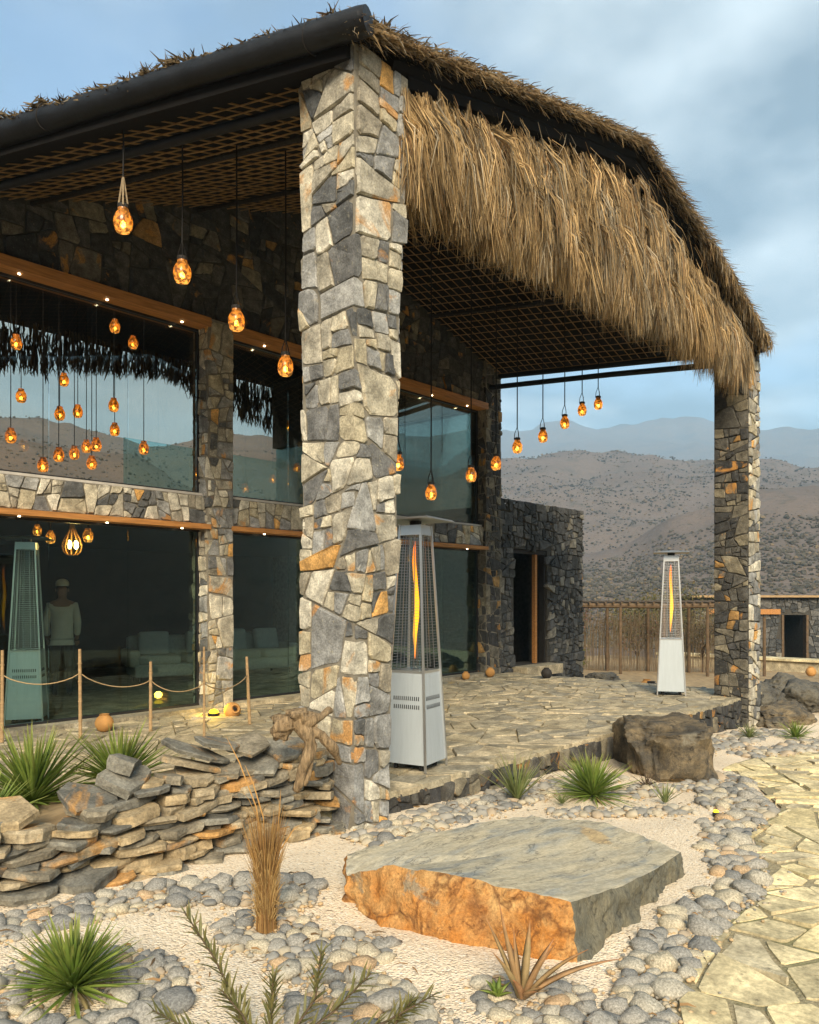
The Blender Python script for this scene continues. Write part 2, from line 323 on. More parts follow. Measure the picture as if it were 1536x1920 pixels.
def glass(name, tint, refl=0.22, rough=0.0):
    t = NT(name)
    lw = t.n('ShaderNodeLayerWeight', {'Blend': 0.35}).outputs['Fresnel']
    mr = t.n('ShaderNodeMapRange', {0: lw, 1: 0.0, 2: 1.0, 3: refl, 4: 0.75}).outputs[0]
    g = t.n('ShaderNodeBsdfGlossy', {'Color': (0.70, 0.80, 0.80, 1), 'Roughness': rough}); tr = t.n('ShaderNodeBsdfTransparent', {'Color': tuple(tint) + (1,)})
    mx = t.n('ShaderNodeMixShader', {0: mr, 1: tr.outputs[0], 2: g.outputs[0]}); t.t.links.new(mx.outputs[0], t.out.inputs['Surface']); return t.m
M['glass'] = glass('window_glass', (0.86, 0.82, 0.75), 0.006)
M['clear_glass'] = glass('clear_window_glass', (0.86, 0.96, 0.93), 0.006)
M['teal_glass'] = glass('teal_glass', (0.74, 0.93, 0.95), 0.006)
M['tube_glass'] = glass('heater_glass', (0.95, 0.95, 0.95), 0.03)
def emit(name, col, k):
    t = NT(name); e = t.n('ShaderNodeEmission', {'Color': tuple(col) + (1,), 'Strength': k}); t.t.links.new(e.outputs[0], t.out.inputs['Surface']); return t.m
M['bulb'] = emit('bulb_glow', (1.0, 0.62, 0.2), 9)
M['downlight'] = emit('downlight_glow', (1.0, 0.8, 0.5), 5)
M['uplight'] = emit('ground_light_glow', (1.0, 0.55, 0.015), 1.6)
def flame():
    t = NT('flame'); z = t.n('ShaderNodeSeparateXYZ', {0: t.n('ShaderNodeTexCoord').outputs['Generated']}).outputs[2]
    c = t.ramp(z, [(0.0, (0.9, 0.2, 0.03)), (0.25, (1.0, 0.48, 0.02)), (0.55, (1.0, 0.42, 0.02)), (1.0, (0.8, 0.12, 0.01))])
    e = t.n('ShaderNodeEmission', {'Color': c, 'Strength': 0.55}); t.t.links.new(e.outputs[0], t.out.inputs['Surface']); return t.m
M['flame'] = flame()
def jar(name='amber_jar', k=1.0):
    t = NT(name); v = t.coords('Object')
    n = t.noise(v, 26.0, 4, 0.6, 0.4)
    z = t.n('ShaderNodeSeparateXYZ', {0: t.n('ShaderNodeTexCoord').outputs['Generated']}).outputs[2]
    mask = t.ramp(n, [(0.44, 0.12), (0.58, 1.0)])
    p = t.n('ShaderNodeBsdfPrincipled', {'Base Color': t.mix(mask, (0.10, 0.04, 0.012), (0.5, 0.22, 0.05)), 'Roughness': 0.2})
    tr = t.n('ShaderNodeBsdfTransparent', {'Color': (1.0, 0.6, 0.16, 1)})
    e = t.n('ShaderNodeEmission', {'Color': t.ramp(z, [(0.0, (1.0, 0.52, 0.10)), (0.35, (0.9, 0.33, 0.03)), (1.0, (0.35, 0.10, 0.01))]), 'Strength': t.n('ShaderNodeMath', {0: mask, 1: k*0.22}, operation='MULTIPLY').outputs[0]})
    m1 = t.n('ShaderNodeMixShader', {0: t.n('ShaderNodeMath', {0: mask, 1: 0.5}, operation='MULTIPLY').outputs[0], 1: p.outputs[0], 2: tr.outputs[0]})
    ad = t.n('ShaderNodeAddShader', {0: m1.outputs[0], 1: e.outputs[0]})
    t.t.links.new(ad.outputs[0], t.out.inputs['Surface']); return t.m
M['jar'] = jar()

# ------------------------------------------------------------------ ground shape
def gz(x, y):
    """height of the garden / land near the house: falls gently along the terrace"""
    return -0.16 - 0.035 * min(max(x, -4.0), 60.0)
PATH = [(-9, -4.6), (-3.2, -3.5), (-1.46, -2.79), (-0.8, -2.65), (0.36, -2.61), (1.1, -2.36), (1.77, -2.09), (2.68, -2.05), (3.1, -1.8), (3.86, -1.34), (4.3, -0.95), (5.2, -1.0), (6.33, -1.39), (9.5, -1.9), (16, -2.6), (26, -3.0)]
def path_y(x):
    for (a, b), (c, d) in zip(PATH, PATH[1:]):
        if a <= x <= c: return b + (d-b)*(x-a)/(c-a)
    return PATH[0][1] if x < PATH[0][0] else PATH[-1][1]
def lerp_tab(tab, x):
    if x <= tab[0][0]: return tab[0][1]
    for (a, b), (c, d) in zip(tab, tab[1:]):
        if x <= c:
            t = (x-a)/(c-a); return b + (d-b)*t
    return tab[-1][1]
def per_tab(tab, a):
    a = a % 360.0; t = tab + [(tab[0][0]+360, tab[0][1])]
    if a < t[0][0]: a += 360
    for (p, q), (r, s) in zip(t, t[1:]):
        if p <= a <= r:
            k = (a-p)/(r-p); k = k*k*(3-2*k); return q + (s-q)*k
    return tab[0][1]
# crest elevation (rise / distance) of the near ridge, the far ridge and the mountain by compass angle
RA = [(10, 0.134), (17, 0.134), (22, 0.105), (27, 0.068), (33, 0.05), (45, 0.125), (52, 0.13), (57, 0.15), (62, 0.19), (70, 0.2), (80, 0.1), (110, 0.09), (150, 0.12), (190, 0.10), (230, 0.08), (270, 0.12), (292, 0.175), (310, 0.2), (330, 0.17), (350, 0.15)]
RB = [(10, 0.146), (14, 0.146), (17.5, 0.155), (21, 0.160), (26, 0.169), (31, 0.172), (36, 0.172), (41, 0.155), (46, 0.165), (53, 0.2), (60, 0.19), (70, 0.2), (80, 0.16), (130, 0.18), (180, 0.16), (230, 0.17), (280, 0.2), (300, 0.215), (320, 0.21), (345, 0.17)]
RC = [(10, 0.17), (14, 0.186), (18, 0.196), (22, 0.208), (27, 0.216), (32, 0.217), (36, 0.205), (41, 0.16), (50, 0.17), (90, 0.19), (150, 0.21), (200, 0.19), (260, 0.21), (320, 0.2)]
DA, DB, DC = 260.0, 620.0, 2200.0
def terrain_z(r, az):
    a = math.degrees(az); x, y = r*cos(az), r*sin(az)
    ha = per_tab(RA, a)*DA + 1.5; hb = per_tab(RB, a)*DB + 1.5; hc = per_tab(RC, a)*DC
    base = gz(x, y) - 0.05
    tab = [(0, base), (40, base), (75, -4.5), (110, -3.5), (160, ha*0.22), (220, ha*0.58), (DA, ha), (310, ha*0.9), (370, max(ha*0.8, hb*0.34)), (480, hb*0.7), (DB, hb), (720, hb*0.93), (950, hb*0.7), (1400, hc*0.35), (DC, hc), (2600, hc*0.9), (4000, hc*0.1)]
    z = lerp_tab(tab, r)
    k = min(max((r-45)/60.0, 0), 1)
    n = fb((x*0.011, y*0.011, 1.3), 5)*min(r, 900)*0.011 + fb((x*0.0035, y*0.0035, 7.1), 4)*min(r, 2600)*0.012
    g = 0.32-abs(fb((x*0.0085, y*0.0085, 4.4), 4)); n += g*min(r, 620)*0.016 - 0.12*abs(fb((x*0.03, y*0.03, 2.2), 3))*min(r, 500)*0.06
    return z + k*n
def build_terrain():
    radii = [0, 14, 26, 34, 40]; r = 40
    while r < 4000: r *= 1.032; radii.append(r)
    # finer steps where the picture looks
    az = []; a = 0.0
    while a < 360: az.append(a); a += 0.4 if (8 <= a < 72) else 2.0
    v = [(0, 0, gz(0, 0)-0.3)]; f = []; n = len(az)
    for r in radii[1:]:
        for a in az:
            t = radians(a); z = terrain_z(r, t)
            if r < 45: z = gz(r*cos(t), 0) - 0.3 + (0.22 if r > 20 else 0)
            v.append((r*cos(t), r*sin(t), z))
    for k in range(n): f.append((0, 1+k, 1+(k+1) % n))
    for i in range(len(radii)-2):
        for k in range(n):
            k2 = (k+1) % n; b = 1+i*n; f.append((b+k, b+n+k, b+n+k2, b+k2))
    o = mk('terrain', meshd('terrain', v, f, M['terrain'], True)); tag(o, kind='structure')
build_terrain()

ICO = None
def ico(sub=1):
    bm = bmesh.new(); bmesh.ops.create_icosphere(bm, subdivisions=sub, radius=1.0)
    v = [p.co.copy() for p in bm.verts]; f = [tuple(q.index for q in p.verts) for p in bm.faces]; bm.free(); return v, f
IV1, IF1 = ico(1); IV2, IF2 = ico(2); IV3, IF3 = ico(3); IV5, IF5 = ico(5)
def tint_layer(me, cols_per_face):
    a = me.attributes.new('tint', 'FLOAT_COLOR', 'FACE')
    flat = []
    for c in cols_per_face: flat += [c[0], c[1], c[2], 1.0]
    a.data.foreach_set('color', flat)
def scatter_scrub():
    v = []; f = []; cols = []
    def bush(x, y, z, s):
        b = len(v); q = R.random(); c = (0.05+0.05*q, 0.046+0.04*q, 0.034+0.028*q)
        if R.random() < 0.12: c = (0.16, 0.12, 0.07)
        ph = U(0, 99)
        for p in IV1:
            k = s*(0.75 + 0.5*noise.noise(p*1.7 + Vector((ph, 0, 0))))
            v.append((x + p.x*k*1.1, y + p.y*k*1.1, z + p.z*k*0.8 + s*0.35))
        for q in IF1: f.append(tuple(i+b for i in q)); cols.append(c)
    for i in range(42000):
        a = radians(U(6, 46) if i % 5 else U(46, 74)); r = 85*(8.0**R.random())
        if fb((r*cos(a)*0.014, r*sin(a)*0.014, 3.0), 3) < -0.34 + 0.2*R.random(): continue
        bush(r*cos(a), r*sin(a), terrain_z(r, a), U(0.13, 0.42)*(1 + r/480) * (1.5 if R.random() < 0.12 else 1))
    me = meshd('scrub', v, f, M['bush']); tint_layer(me, cols); tag(mk('scrub', me), 'dark dry scrub dotted over the brown hillside behind the house', 'scrub', kind='stuff')
scatter_scrub()

def sheet(name, x0, x1, y0f, y1f, nx, ny, zf, mat, amp=0.0):
    v = []; f = []
    for i in range(nx+1):
        x = x0 + (x1-x0)*i/nx; a, b = y0f(x), y1f(x)
        for j in range(ny+1):
            y = a + (b-a)*j/ny
            v.append((x, y, zf(x, y) + (amp*fb((x*1.3, y*1.3, 0), 3) if amp else 0)))
    for i in range(nx):
        for j in range(ny):
            k = i*(ny+1)+j; f.append((k, k+ny+1, k+ny+2, k+1))
    return tag(mk(name, meshd(name, v, f, mat, True)), kind='structure')
sheet('gravel_bed', -9, 14, lambda x: path_y(x)-0.12, lambda x: 0.7, 230, 60, gz, M['gravel'], 0.025)
sheet('side_yard', 8.9, 30, lambda x: max(path_y(x), -9) - 0.1, lambda x: 14.0, 40, 40, lambda x, y: gz(x, y) - 0.035, M['soil'], 0.03)
path = sheet('flagstone_path', -9, 26, lambda x: -14.0, path_y, 140, 40, lambda x, y: gz(x, y) + 0.012, M['path_base'], 0.0)

# ------------------------------------------------------------------ irregular stone cells
def gen_sites(W_, H_, sizes, rng):
    pts = []
    for r, tries in sizes:
        for _ in range(tries):
            x, y = rng.uniform(0, W_), rng.uniform(0, H_)
            rr = r*rng.uniform(0.85, 1.15)
            for (a, b, q) in pts:
                if (a-x)**2 + (b-y)**2 < (0.86*(q+rr))**2: break
            else: pts.append((x, y, rr))
    return pts
def clip(poly, nx, ny, c):
    out = []; L = len(poly)
    for i in range(L):
        p, q = poly[i], poly[(i+1) % L]
        dp = nx*p[0]+ny*p[1]-c; dq = nx*q[0]+ny*q[1]-c
        if dp <= 0: out.append(p)
        if (dp < 0 < dq) or (dq < 0 < dp):
            t = dp/(dp-dq); out.append((p[0]+(q[0]-p[0])*t, p[1]+(q[1]-p[1])*t))
    return out
def cells(W_, H_, sizes, rng, aspect=1.0):
    pts = gen_sites(W_/aspect, H_, sizes, rng); res = []
    for i, (x, y, r) in enumerate(pts):
        poly = [(0, 0), (W_/aspect, 0), (W_/aspect, H_), (0, H_)]
        nb = sorted((((a-x)**2+(b-y)**2, j) for j, (a, b, q) in enumerate(pts) if j != i))[:26]
        for d, j in nb:
            a, b, q = pts[j]
            poly = clip(poly, 2*(a-x), 2*(b-y), a*a+b*b-x*x-y*y - q*q + r*r)
            if len(poly) < 3: break
        if len(poly) >= 3: res.append([(p[0]*aspect, p[1]) for p in poly])
    return res
def area(p): return 0.5*abs(sum(p[i][0]*p[(i+1) % len(p)][1]-p[(i+1) % len(p)][0]*p[i][1] for i in range(len(p))))
def cen(p):
    n = len(p); return (sum(q[0] for q in p)/n, sum(q[1] for q in p)/n)
def soften(p, rng, cut=0.2):
    """drop tiny edges, knock off some corners, break long edges"""
    q = []
    for i in range(len(p)):
        a, b = p[i], p[(i+1) % len(p)]
        if (a[0]-b[0])**2+(a[1]-b[1])**2 > 0.0007: q.append(a)
    if len(q) < 3: q = p
    out = []; big = len(q) <= 6
    for i in range(len(q)):
        a, b, c = q[i-1], q[i], q[(i+1) % len(q)]
        k = cut*rng.uniform(0.4, 1.3)
        if big and k > 0.03 and rng.random() < 0.62:
            out.append((b[0]+(a[0]-b[0])*k, b[1]+(a[1]-b[1])*k)); out.append((b[0]+(c[0]-b[0])*k, b[1]+(c[1]-b[1])*k))
        else: out.append(b)
        L = sqrt((c[0]-b[0])**2+(c[1]-b[1])**2)
        if L > 0.11 and len(q) <= 7:
            t = rng.uniform(0.35, 0.65); j = min(0.013, L*0.06); out.append((b[0]+(c[0]-b[0])*t+rng.uniform(-j, j), b[1]+(c[1]-b[1])*t+rng.uniform(-j, j)))
    return out
def patch_cells(W_, H_, sizes, rng, aspect, smin, smax, tilt):
    """broken slabs: large irregular cells cracked again by straight breaks"""
    out = []
    for p in cells(W_, H_, sizes, rng, aspect):
        stack = [p]
        while stack:
            p = stack.pop(); lim = smin*(smax/smin)**rng.random()
            if sqrt(area(p)) < lim: out.append(p); continue
            xs = [q[0]/aspect for q in p]; ys = [q[1] for q in p]; vert = max(xs)-min(xs) > max(ys)-min(ys); a = rng.gauss(0, tilt)
            n = (cos(a), sin(a)) if vert else (-sin(a), cos(a)); pr = [q[0]*n[0]+q[1]*n[1] for q in p]; c = min(pr)+(max(pr)-min(pr))*rng.uniform(0.35, 0.65)
            for q in (clip(p, n[0], n[1], c), clip(p, -n[0], -n[1], -c)):
                if len(q) >= 3: stack.append(q)
    return out
def split_cells(W_, H_, smin, smax, rng, aspect=1.2, tilt=0.17):
    """rubble by repeated splitting: angular stones, rough courses, all sizes mixed"""
    stack = [[(0, 0), (W_, 0), (W_, H_), (0, H_)]]; out = []
    while stack:
        p = stack.pop(); xs = [q[0] for q in p]; ys = [q[1] for q in p]; w, h = max(xs)-min(xs), max(ys)-min(ys)
        lim = smin*(smax/smin)**(rng.random()**1.35)
        if max(w/aspect, h) < lim*1.25 or sqrt(area(p)) < lim or min(w, h) < smin*0.55: out.append(p); continue
        vert = w/aspect > h*rng.uniform(0.85, 1.15); a = rng.gauss(0, tilt) if rng.random() < 0.82 else rng.uniform(-0.6, 0.6)
        n = (cos(a), sin(a)) if vert else (-sin(a), cos(a)); k = rng.uniform(0.32, 0.68)
        pr = [q[0]*n[0]+q[1]*n[1] for q in p]; c = min(pr)+(max(pr)-min(pr))*k
        for q in (clip(p, n[0], n[1], c), clip(p, -n[0], -n[1], -c)):
            if len(q) >= 3: stack.append(q)
    return out
class Plan:
    """a wall's outline in plan: u runs along the polyline, d sticks out to its right-hand side"""
    def __init__(s, pts, warp=None):
        s.p = [Vector((a, b)) for a, b in pts]; s.c = [0]; s.n = []; s.warp = warp
        for a, b in zip(s.p, s.p[1:]):
            d = b-a; s.c.append(s.c[-1]+d.length); d.normalize(); s.n.append(Vector((d.y, -d.x)))
        s.folds = s.c[1:-1]; s.L = s.c[-1]
    def __call__(s, u, v, d):
        for k, f in enumerate(s.folds):
            if abs(u-f) < 1e-4:
                q = s.p[k+1] + (s.n[k]+s.n[k+1])*d; break
        else:
            i = 0
            while i < len(s.n)-1 and u > s.c[i+1]: i += 1
            t = (s.p[i+1]-s.p[i]).normalized(); q = s.p[i] + t*(u-s.c[i]) + s.n[i]*d
        r = Vector((q.x, q.y, v))
        return s.warp(r) if s.warp else r
def stone(name, poly, mp, parent, mat, rng, depth=(0.02, 0.06), gap=0.012, back=0.03, fold=None, bevel=0.085, rough=0.006, cut=0.13):
    poly = soften(poly, rng, cut)
    if fold is not None:
        q = []
        for i in range(len(poly)):
            a, b = poly[i], poly[(i+1) % len(poly)]; q.append(a)
            if (a[0]-fold)*(b[0]-fold) < 0:
                t = (fold-a[0])/(b[0]-a[0]); q.append((fold, a[1]+(b[1]-a[1])*t))
        poly = q
    n = len(poly); c = cen(poly)
    if fold is not None: c = (fold, c[1])
    rad = max(sqrt(area(poly)), 0.02); gap *= rng.uniform(0.7, 1.7); s0 = max(1-2.0*gap/rad, 0.55); s1 = s0*(1-bevel*rng.uniform(0.7, 1.3))
    D = rng.uniform(*depth); tu, tv = rng.uniform(-0.08, 0.08), rng.uniform(-0.08, 0.08)
    def P(p, s, d, tilt=0):
        u, v = c[0]+(p[0]-c[0])*s, c[1]+(p[1]-c[1])*s
        if tilt: d = max(d + (u-c[0])*tu + (v-c[1])*tv + rng.uniform(-rough, rough), D*0.6)
        return mp(u, v, d)
    V = [P(p, s0, -back) for p in poly] + [P(p, s0*rng.uniform(0.98, 1.0), D*0.55) for p in poly] + [P(p, s1, D, 1) for p in poly] + [mp(c[0], c[1], D+rng.uniform(0, rough))]
    F = []
    for ring in (0, 1):
        for i in range(n):
            j = (i+1) % n; F.append((ring*n+i, ring*n+j, (ring+1)*n+j, (ring+1)*n+i))
    for i in range(n): F.append((2*n+i, 2*n+(i+1) % n, 3*n))
    return worldmesh(name, V, F, mat, parent)
def masonry(parent, plan, v0, v1, sizes, mat, seed, aspect=1.25, keep=None, name='stone', u0=0.0, u1=None, tilt=0.2, **kw):
    rng = random.Random(seed); u1 = plan.L if u1 is None else u1; out = []
    for poly in (split_cells(u1-u0, v1-v0, sizes[0], sizes[1], rng, aspect, tilt) if len(sizes) == 2 and not isinstance(sizes[0], tuple) else cells(u1-u0, v1-v0, sizes, rng, aspect)):
        poly = [(a+u0, b+v0) for a, b in poly]
        if area(poly) < 0.0016: continue
        c = cen(poly)
        if keep and not keep(c[0], c[1]): continue
        fold = None
        for f in plan.folds:
            lo, hi = min(p[0] for p in poly), max(p[0] for p in poly)
            if lo < f < hi:
                if f-lo < 0.06: poly = clip(poly, -1, 0, -f)
                elif hi-f < 0.06: poly = clip(poly, 1, 0, f)
                elif fold is None: fold = f
                else: poly = clip(poly, 1 if c[0] < f else -1, 0, f if c[0] < f else -f)
        if len(poly) < 3 or area(poly) < 0.0012: continue
        out.append(stone(name, poly, plan, parent, mat, rng, fold=fold, **kw))
    return out

# ------------------------------------------------------------------ terrace
TX0, TX1, TY0, TY1 = -5.0, 9.0, 0.17, 5.14
terr = MB()
terr.box((-0.62, TY0+0.06, -0.9), (TX1, 5.2, -0.03)); terr.box((TX0, 2.0, -0.9), (-0.625, 5.2, -0.031))
tf = terr.world('terrace', M['path_base']); tag(tf, kind='structure')
rng = random.Random(5)
SZ_FLAG = [(0.22, 100), (0.16, 600), (0.115, 2500), (0.08, 3500)]
for poly in patch_cells(9.7, 5.0, [(0.42, 300), (0.3, 600)], rng, 1.5, 0.22, 0.44, 0.45):
    poly = [(a-0.68, b+0.14) for a, b in poly]; c = cen(poly)
    if -0.6 < c[0] < 0.05 and c[1] < 0.65 or area(poly) < 0.004: continue
    stone('flagstone', poly, lambda u, v, d: Vector((u, v, d-0.008)), tf, M['terrace_flag'], rng, depth=(0.003, 0.009), gap=0.007, back=0.05, bevel=0.05, rough=0.001, cut=0.05)
for poly in patch_cells(4.0, 3.2, [(0.42, 300), (0.3, 600)], rng, 1.5, 0.22, 0.44, 0.45):
    poly = [(a-4.7, b+2.0) for a, b in poly]
    if area(poly) < 0.004: continue
    stone('flagstone', poly, lambda u, v, d: Vector((u, v, d-0.008)), tf, M['terrace_flag'], rng, depth=(0.003, 0.009), gap=0.007, back=0.05, bevel=0.05, rough=0.001, cut=0.05)
# riser of the terrace, built of rubble
rw = empty('terrace_retaining_wall', (4.5, TY0+0.02, -0.3)); tag(rw, 'low rubble retaining wall along the front edge of the flagstone terrace', 'retaining wall')
b = MB(); b.box((0.0, TY0, -0.75), (TX1-0.02, TY0+0.056, -0.045)); b.world('core', M['mortar_dark'], rw)
masonry(rw, Plan([(0.02, TY0), (TX1, TY0)]), -0.62, -0.03, (0.11, 0.3), M['rubble_shade'], 21, 0.8, keep=lambda u, v: v > gz(u, 0)-0.1, depth=(0.02, 0.07), gap=0.007)
masonry(rw, Plan([(TX1, TY0), (TX1, 3.4)]), -0.62, -0.03, [(0.15, 60), (0.10, 300)], M['rubble_shade'], 22, 1.1, depth=(0.01, 0.05))

# path slabs
rng = random.Random(9); npath = 0
pc = []
for poly in patch_cells(17.0, 9.0, [(0.55, 500), (0.42, 1500), (0.3, 2000)], rng, 1.3, 0.30, 0.52, 0.5):
    poly = [(a-3.4, b-10.0) for a, b in poly]; c = cen(poly)
    if c[1] > path_y(c[0]) + 0.3: continue
    poly = clip(poly, 0, 1, path_y(c[0])-0.02)
    if len(poly) < 3: continue
    d = (c[0]-CAM.x)*0.746 + (c[1]-CAM.y)*0.666; s = (c[0]-CAM.x)*0.666 - (c[1]-CAM.y)*0.746
    if d < 0.8 or s < -0.3 or s > d*0.75+1.2 or area(poly) < 0.006: continue
    pc.append((d, poly))
pc.sort(key=lambda t: t[0])
for d, poly in pc[:420]:
    stone('flagstone', poly, lambda u, v, dd: Vector((u, v, gz(u, v)+0.012+dd)), path, M['flag'], rng, depth=(0.005, 0.012), gap=0.014, back=0.03, bevel=0.025, rough=0.001, cut=0.06)

# ------------------------------------------------------------------ corner pillar and far post
def pillar_warp(p):
    k = (0.37 + 0.035*p.z) / 0.55
    wob = 0.018*sin(p.z*2.3) + 0.012*sin(p.z*5.1+1)
    return Vector((-0.37 + (p.x+0.37)*k + wob*0.6, p.y + wob, p.z))
pil = empty('stone_pillar', (-0.15, 0.3, -0.15)); tag(pil, 'tall square pillar of mixed grey and ochre rubble at the near corner of the porch', 'pillar')
bb = MB(); cv = []; cf = []
for k in range(41):
    z = -0.35 + 5.95*k/40; cv += [pillar_warp(Vector(q)) for q in ((-0.366, 0.004, z), (0.176, 0.004, z), (0.176, 0.576, z), (-0.366, 0.576, z))]
    if k: cf += [((k-1)*4+i, (k-1)*4+(i+1) % 4, k*4+(i+1) % 4, k*4+i) for i in range(4)]
cf.append((160, 161, 162, 163)); bb.add(cv, cf); bb.world('core', M['mortar'], pil)
masonry(pil, Plan([(0.18, 0.58), (-0.37, 0.58), (-0.37, 0.0), (0.18, 0.0), (0.18, 0.58)], pillar_warp), -0.28, 5.6,
        (0.11, 0.48), M['rubble'], 38, 1.1, tilt=0.16, depth=(0.004, 0.022), gap=0.0055, back=0.04, bevel=0.08)
po = empty('stone_post', (8.25, 0.3, -0.45)); tag(po, 'dark rubble post with pale edge at the far front corner of the porch', 'post')
b = MB(); b.box((8.02, 0.03, -0.7), (8.5, 0.55, 5.5)); b.world('core', M['mortar_dark'], po)
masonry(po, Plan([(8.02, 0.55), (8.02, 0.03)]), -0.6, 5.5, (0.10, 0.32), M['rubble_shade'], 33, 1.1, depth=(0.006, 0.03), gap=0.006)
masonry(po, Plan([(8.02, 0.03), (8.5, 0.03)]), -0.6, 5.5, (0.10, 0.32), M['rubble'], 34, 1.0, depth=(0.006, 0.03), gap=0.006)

# ------------------------------------------------------------------ porch roof: a shallow vault, lowest at both ends, rising towards the house
def xl(y): return -0.45 - 0.36*y
def xr(y): return 8.32 + 0.07*y
def xp(y): return 4.15 - 0.1*y
def rtop(x, y):
    """top of the thatch"""
    a, p, b = xl(y), xp(y), xr(y)
    zp = 6.80 + 0.155*y; zl = 5.66; zr = 5.52 + 0.12*y
    if x < p:
        t = (x-a)/(p-a); return zl + (zp-zl)*(max(t, -0.05)*0.92 + 0.08*sin(min(max(t, 0), 1)*pi/2))
    t = (b-x)/(b-p); return zr + (zp-zr)*(max(t, -0.05)*0.8 + 0.2*sin(min(max(t, 0), 1)*pi/2))
def rceil(x, y): return rtop(x, y) - 0.14
Y0R, Y1R = -0.12, 5.5
roof = empty('porch_roof', (4.0, 2.5, 5.5)); tag(roof, 'arched thatched porch roof with cane lattice ceiling and long straw fringe', 'roof')
def roof_slab(name, top, bot, mats, y0, y1, nx=60, ny=26, smooth=True, rag=0.0):
    v = []; f = []
    for layer in (top, bot):
        for j in range(ny+1):
            y = y0 + (y1-y0)*j/ny
            for i in range(nx+1):
                x = xl(y) + (xr(y)-xl(y))*i/nx
                v.append((x, y, layer(x, y) + (rag*fb((x*2.5, y*2.5, 2), 3) if layer is top else 0)))
    N = (nx+1)*(ny+1); m = []
    for j in range(ny):
        for i in range(nx):
            k = j*(nx+1)+i; f.append((k, k+1, k+nx+2, k+nx+1)); m.append(0)
            f.append((N+k, N+k+nx+1, N+k+nx+2, N+k+1)); m.append(1)
    for i in range(nx):
        f.append((i, N+i, N+i+1, i+1)); m.append(0); k = ny*(nx+1)+i; f.append((k, k+1, N+k+1, N+k)); m.append(0)
    for j in range(ny):
        k = j*(nx+1); f.append((k, k+nx+1, N+k+nx+1, N+k)); m.append(0); k += nx; f.append((k, N+k, N+k+nx+1, k+nx+1)); m.append(0)
    return worldmesh(name, v, f, mats, roof, smooth, m)
M['thatch_mat'] = simple('thatch_layer', (0.16, 0.11, 0.06), 0.95, 0.5, 18, 0.9, stretch=(1, 1, 1), seed=False, bd=0.05)
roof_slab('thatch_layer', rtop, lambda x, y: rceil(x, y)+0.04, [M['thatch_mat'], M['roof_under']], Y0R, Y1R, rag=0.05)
# cane lattice under the thatch, each cane a part
def ribbon_mesh(name, pts, w, h, side):
    mb = MB(); n = len(pts); vs = []; fs = []
    for i, p in enumerate(pts):
        p = Vector(p)
        for a, c in ((-1, 0), (1, 0), (1, 1), (-1, 1)): vs.append(p + Vector(side)*(a*w/2) + Vector((0, 0, -c*h)))
    for i in range(n-1):
        for k in range(4):
            k2 = (k+1) % 4; fs.append((i*4+k, i*4+k2, (i+1)*4+k2, (i+1)*4+k))
    fs += [(0, 1, 2, 3), tuple((n-1)*4+k for k in (3, 2, 1, 0))]
    return worldmesh(name, vs, fs, M['cane'], roof)
y = 0.12
while y < 5.1:
    pts = []
    for i in range(31):
        x = xl(y)+0.05 + (xr(y)-xl(y)-0.1)*i/30; pts.append((x, y + 0.022*fb((x*1.1, y*3, 0), 2), rceil(x, y)-0.012 + 0.012*fb((x*2, y*5, 5), 2)))
    ribbon_mesh('cane', pts, U(0.009, 0.015), 0.010, (0, 1, 0)); y += U(0.15, 0.18)
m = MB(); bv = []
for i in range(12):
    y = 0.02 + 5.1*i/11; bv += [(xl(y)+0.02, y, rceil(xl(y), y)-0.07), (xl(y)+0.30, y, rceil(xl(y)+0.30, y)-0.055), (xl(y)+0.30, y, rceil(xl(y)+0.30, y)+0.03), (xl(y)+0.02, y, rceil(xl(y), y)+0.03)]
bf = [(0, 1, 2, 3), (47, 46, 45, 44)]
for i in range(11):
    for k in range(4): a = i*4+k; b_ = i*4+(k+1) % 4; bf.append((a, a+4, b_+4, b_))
worldmesh('eave_shade_strip', bv, bf, M['roof_under'], roof)  # near-black strip standing in for the shade behind the edge pole
t = 0.03
while t < 0.995:
    pts = []
    for i in range(14):
        y = 0.06 + 5.06*i/13; x = xl(y) + (xr(y)-xl(y))*t; pts.append((x + 0.022*fb((x*3, y*1.1, 9), 2), y, rceil(x, y)-0.026 + 0.012*fb((x*2, y*5, 5), 2)))
    ribbon_mesh('cane', pts, U(0.009, 0.015), 0.010, (1, 0, 0)); t += U(0.016, 0.02)
# rafters, poles and purlins
for t in (0.16, 0.36, 0.58, 0.8):
    m = MB(); m.tube([((xl(y)+(xr(y)-xl(y))*t), y, rceil(xl(y)+(xr(y)-xl(y))*t, y)-0.075) for y in (0.1, 1.4, 2.8, 4.2, 5.1)], 0.03, 7); auto(m.world('rafter', M['dark_timber'], roof))
m = MB(); m.tube([(xl(-0.2)-0.05, -0.2, 5.62), (xl(-0.14)-0.05, -0.14, 5.62), (xl(1.5)-0.02, 1.5, 5.625), (xl(3.3), 3.3, 5.615), (xl(5.3), 5.3, 5.64)], [0.095, 0.10, 0.098, 0.11, 0.112], 16); bp = auto(m.world('edge_pole', M['black_pole'], roof))
for yy in (0.25, 2.65):
    m = MB(); c = Vector((xl(yy)-0.03, yy, 5.622)); dx = Vector((-0.36, 1, 0)).normalized(); sx = dx.cross(Vector((0, 0, 1)))
    m.tube([c + (sx*cos(a)+Vector((0, 0, 1))*sin(a))*0.108 + dx*0.02*sin(a*2) for a in [2*pi*k/18 for k in range(19)]], 0.006, 5); m.world('rope_lashing', M['dark_timber'], bp)
m = MB()
for yy0, yy1 in ((0.45, 5.1),):
    p0, p1 = Vector((-0.1-0.36*yy0, yy0, 5.39)), Vector((-0.1-0.36*yy1, yy1, 5.41)); m.tube([p0, (p0+p1)/2, p1], 0.042, 10)
